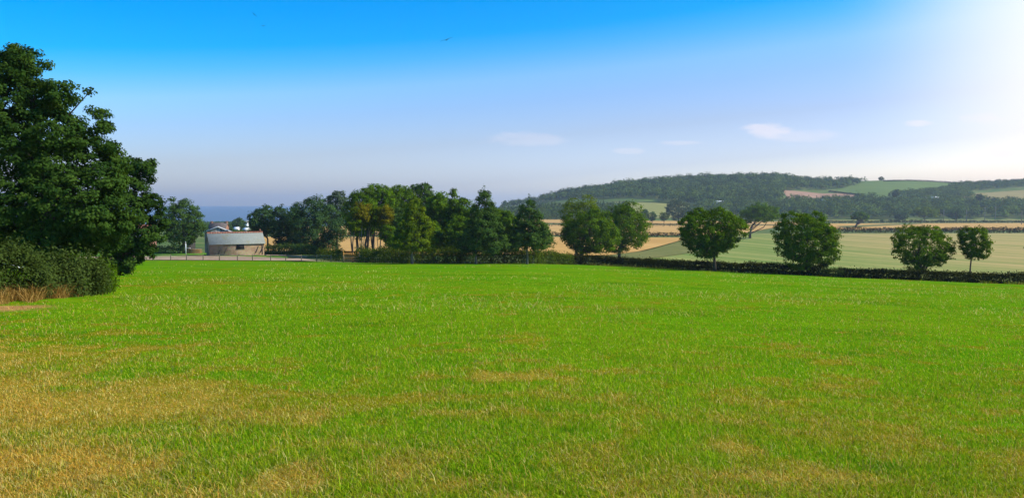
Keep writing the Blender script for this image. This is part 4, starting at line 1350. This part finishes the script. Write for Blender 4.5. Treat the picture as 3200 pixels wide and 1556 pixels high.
def wood(name, label, poly, spacing, rad, hgt, nleaf, leaf, seed, mat='wood_far', crown='round', jitter=.45):
    """many crowns scattered on the terrain inside a photo-outlined patch of land, as one mass"""
    rng = np.random.default_rng(seed)
    P = np.array([at(*p)[:2] for p in poly])
    lo_, hi_ = P.min(0), P.max(0)
    xs, ys = np.meshgrid(np.arange(lo_[0], hi_[0], spacing), np.arange(lo_[1], hi_[1], spacing))
    c = np.stack([xs.ravel(), ys.ravel()], 1) + rng.uniform(-jitter, jitter, (xs.size, 2)) * spacing
    ins = np.zeros(len(c), bool)
    j = len(P) - 1
    for i in range(len(P)):
        cond = (P[i, 1] > c[:, 1]) != (P[j, 1] > c[:, 1])
        xx = (P[j, 0] - P[i, 0]) * (c[:, 1] - P[i, 1]) / (P[j, 1] - P[i, 1] + 1e-9) + P[i, 0]
        ins ^= cond & (c[:, 0] < xx)
        j = i
    c = c[ins]
    n = len(c)
    if n == 0:
        print('EMPTY WOOD', label)
        return
    R = rad * rng.uniform(.7, 1.35, n)
    Hh = hgt * rng.uniform(.7, 1.25, n)
    d = sph(rng, n * nleaf).reshape(n, nleaf, 3)
    d[:, :, 2] = np.abs(d[:, :, 2]) * 1.0 - .25 * (rng.random((n, nleaf)) < .4)
    lump = 1 + .22 * np.sin(d[:, :, 0] * 5 + c[:, :1]) * np.cos(d[:, :, 1] * 4 + c[:, 1:])
    q = rng.uniform(.78, 1.04, (n, nleaf)) * lump
    if crown == 'cone':
        hz = rng.random((n, nleaf)) ** .7
        wz = (1 - hz) * .9 + .1
        th = rng.uniform(0, 6.283, (n, nleaf))
        p = np.stack([np.cos(th) * R[:, None] * wz, np.sin(th) * R[:, None] * wz, hz * Hh[:, None]], 2)
    else:
        p = np.stack([d[:, :, 0] * R[:, None] * q, d[:, :, 1] * R[:, None] * q, Hh[:, None] * (.45 + .55 * d[:, :, 2] * q)], 2)
    p[:, :, 0] += c[:, :1]
    p[:, :, 1] += c[:, 1:]
    p[:, :, 2] += Z(c[:, 0], c[:, 1])[:, None]
    nn = d + np.array((0, 0, .3)) + rng.normal(size=d.shape) * .35
    tint = (rng.random(n) ** 1.3 * .62 + .30 * fbm(c[:, 0] / 60, c[:, 1] / 60, seed, 3))[:, None] + .22 * rng.random((n, nleaf))
    o = link(name, leaves_mesh(name, p.reshape(-1, 3), nn.reshape(-1, 3), leaf * rng.uniform(.7, 1.3, n * nleaf), tint.ravel(), rng, .85), M[mat])
    tag(o, label, 'wood', None, 'stuff')
    print(label, n)


HW = 'hill_wood'
wood(HW, 'dark wood covering the whole of the long hill', [(1560, 655), (1690, 635), (1735, 630), (1850, 624), (2050, 622), (2080, 632), (2180, 645), (2400, 655), (2435, 630), (2440, 596), (2600, 592), (2640, 588), (2700, 572), (2640, 572),
     (2560, 574), (2515, 569), (2410, 556), (2250, 560), (2150, 564), (2050, 570), (1950, 581), (1870, 594), (1800, 603), (1730, 618), (1680, 633), (1600, 646)], 14.0, 10.0, 14.5, 90, 2.7, 91)
wood(HW, 'conifer plantation below the pale strip on the left of the hill', [(1520, 688), (1975, 688), (1960, 654), (1800, 656), (1700, 660), (1560, 668)], 6.5, 3.6, 13, 34, 2.0, 92, crown='cone')
wood(HW, 'belt of blue green valley trees across the right of the picture', [(2140, 686), (2180, 650), (2400, 655), (2450, 640), (2490, 633), (2600, 635), (2700, 629), (2780, 635), (2830, 630), (2960, 641), (3020, 635),
     (3150, 640), (3300, 644), (3500, 650), (3500, 686), (3000, 684), (2900, 683), (2860, 678), (2800, 688), (2600, 686)], 14.0, 10.0, 15.0, 90, 2.6, 93)
wood(HW, 'line of trees climbing from the valley to the right-hand field', [(2780, 622), (2830, 616), (2900, 617), (2990, 626), (3050, 618), (2995, 590), (2940, 598), (2850, 606), (2790, 612)], 9.0, 6.5, 11, 50, 2.2, 94)
wood(HW, 'wood on the far right skyline', [(2985, 604), (3060, 595), (3200, 584), (3400, 575), (3420, 560), (3200, 568), (3100, 573), (3040, 575), (2990, 575), (2960, 590)], 9.0, 5.5, 8, 46, 2.2, 95)
wood('coastal_scrub', 'scrub and hedges on the low land before the sea', [(560, 726), (900, 724), (900, 703), (780, 704), (720, 702), (600, 702), (560, 706)], 7.0, 4.6, 4.5, 50, 1.2, 96, 'fir')
q = [at(p, r) for p, r in ((2760, 568), (2850, 566.5), (2920, 569.5), (2990, 574), (3010, 575))]
hedge('hedgerow', 'thin dark hedgerow along the bare hill skyline', q, 2.5, 3.0, 3500, 'hedge_brown', 1.4, 97, stems=False, sprays=.0)
q = [at(p, r) for p, r in ((2590, 600), (2640, 606), (2690, 612))]
hedge('hedgerow', 'thin dark hedgerow between the pink and the green hill field', q, 2.2, 3.0, 1800, 'hedge_brown', 1.4, 98, stems=False, sprays=.0)

# ------------------------------------------------------------------ haze
mh, t = new_mat('haze_air')
pv = t.n('ShaderNodeVolumePrincipled')
pv.inputs['Color'].default_value = (0.74, 0.86, 1.0, 1)
pv.inputs['Density'].default_value = 0.00010
pv.inputs['Anisotropy'].default_value = 0.25
pv.inputs['Density Attribute'].default_value = ''
t.t.links.new(pv.outputs[0], t.n('ShaderNodeOutputMaterial').inputs['Volume'])
mh.cycles.homogeneous_volume = True
HZ = MB().box((0, 4300, 13.5), (19000, 9100, 149)).build('haze', mh)
tag(HZ, kind='stuff')
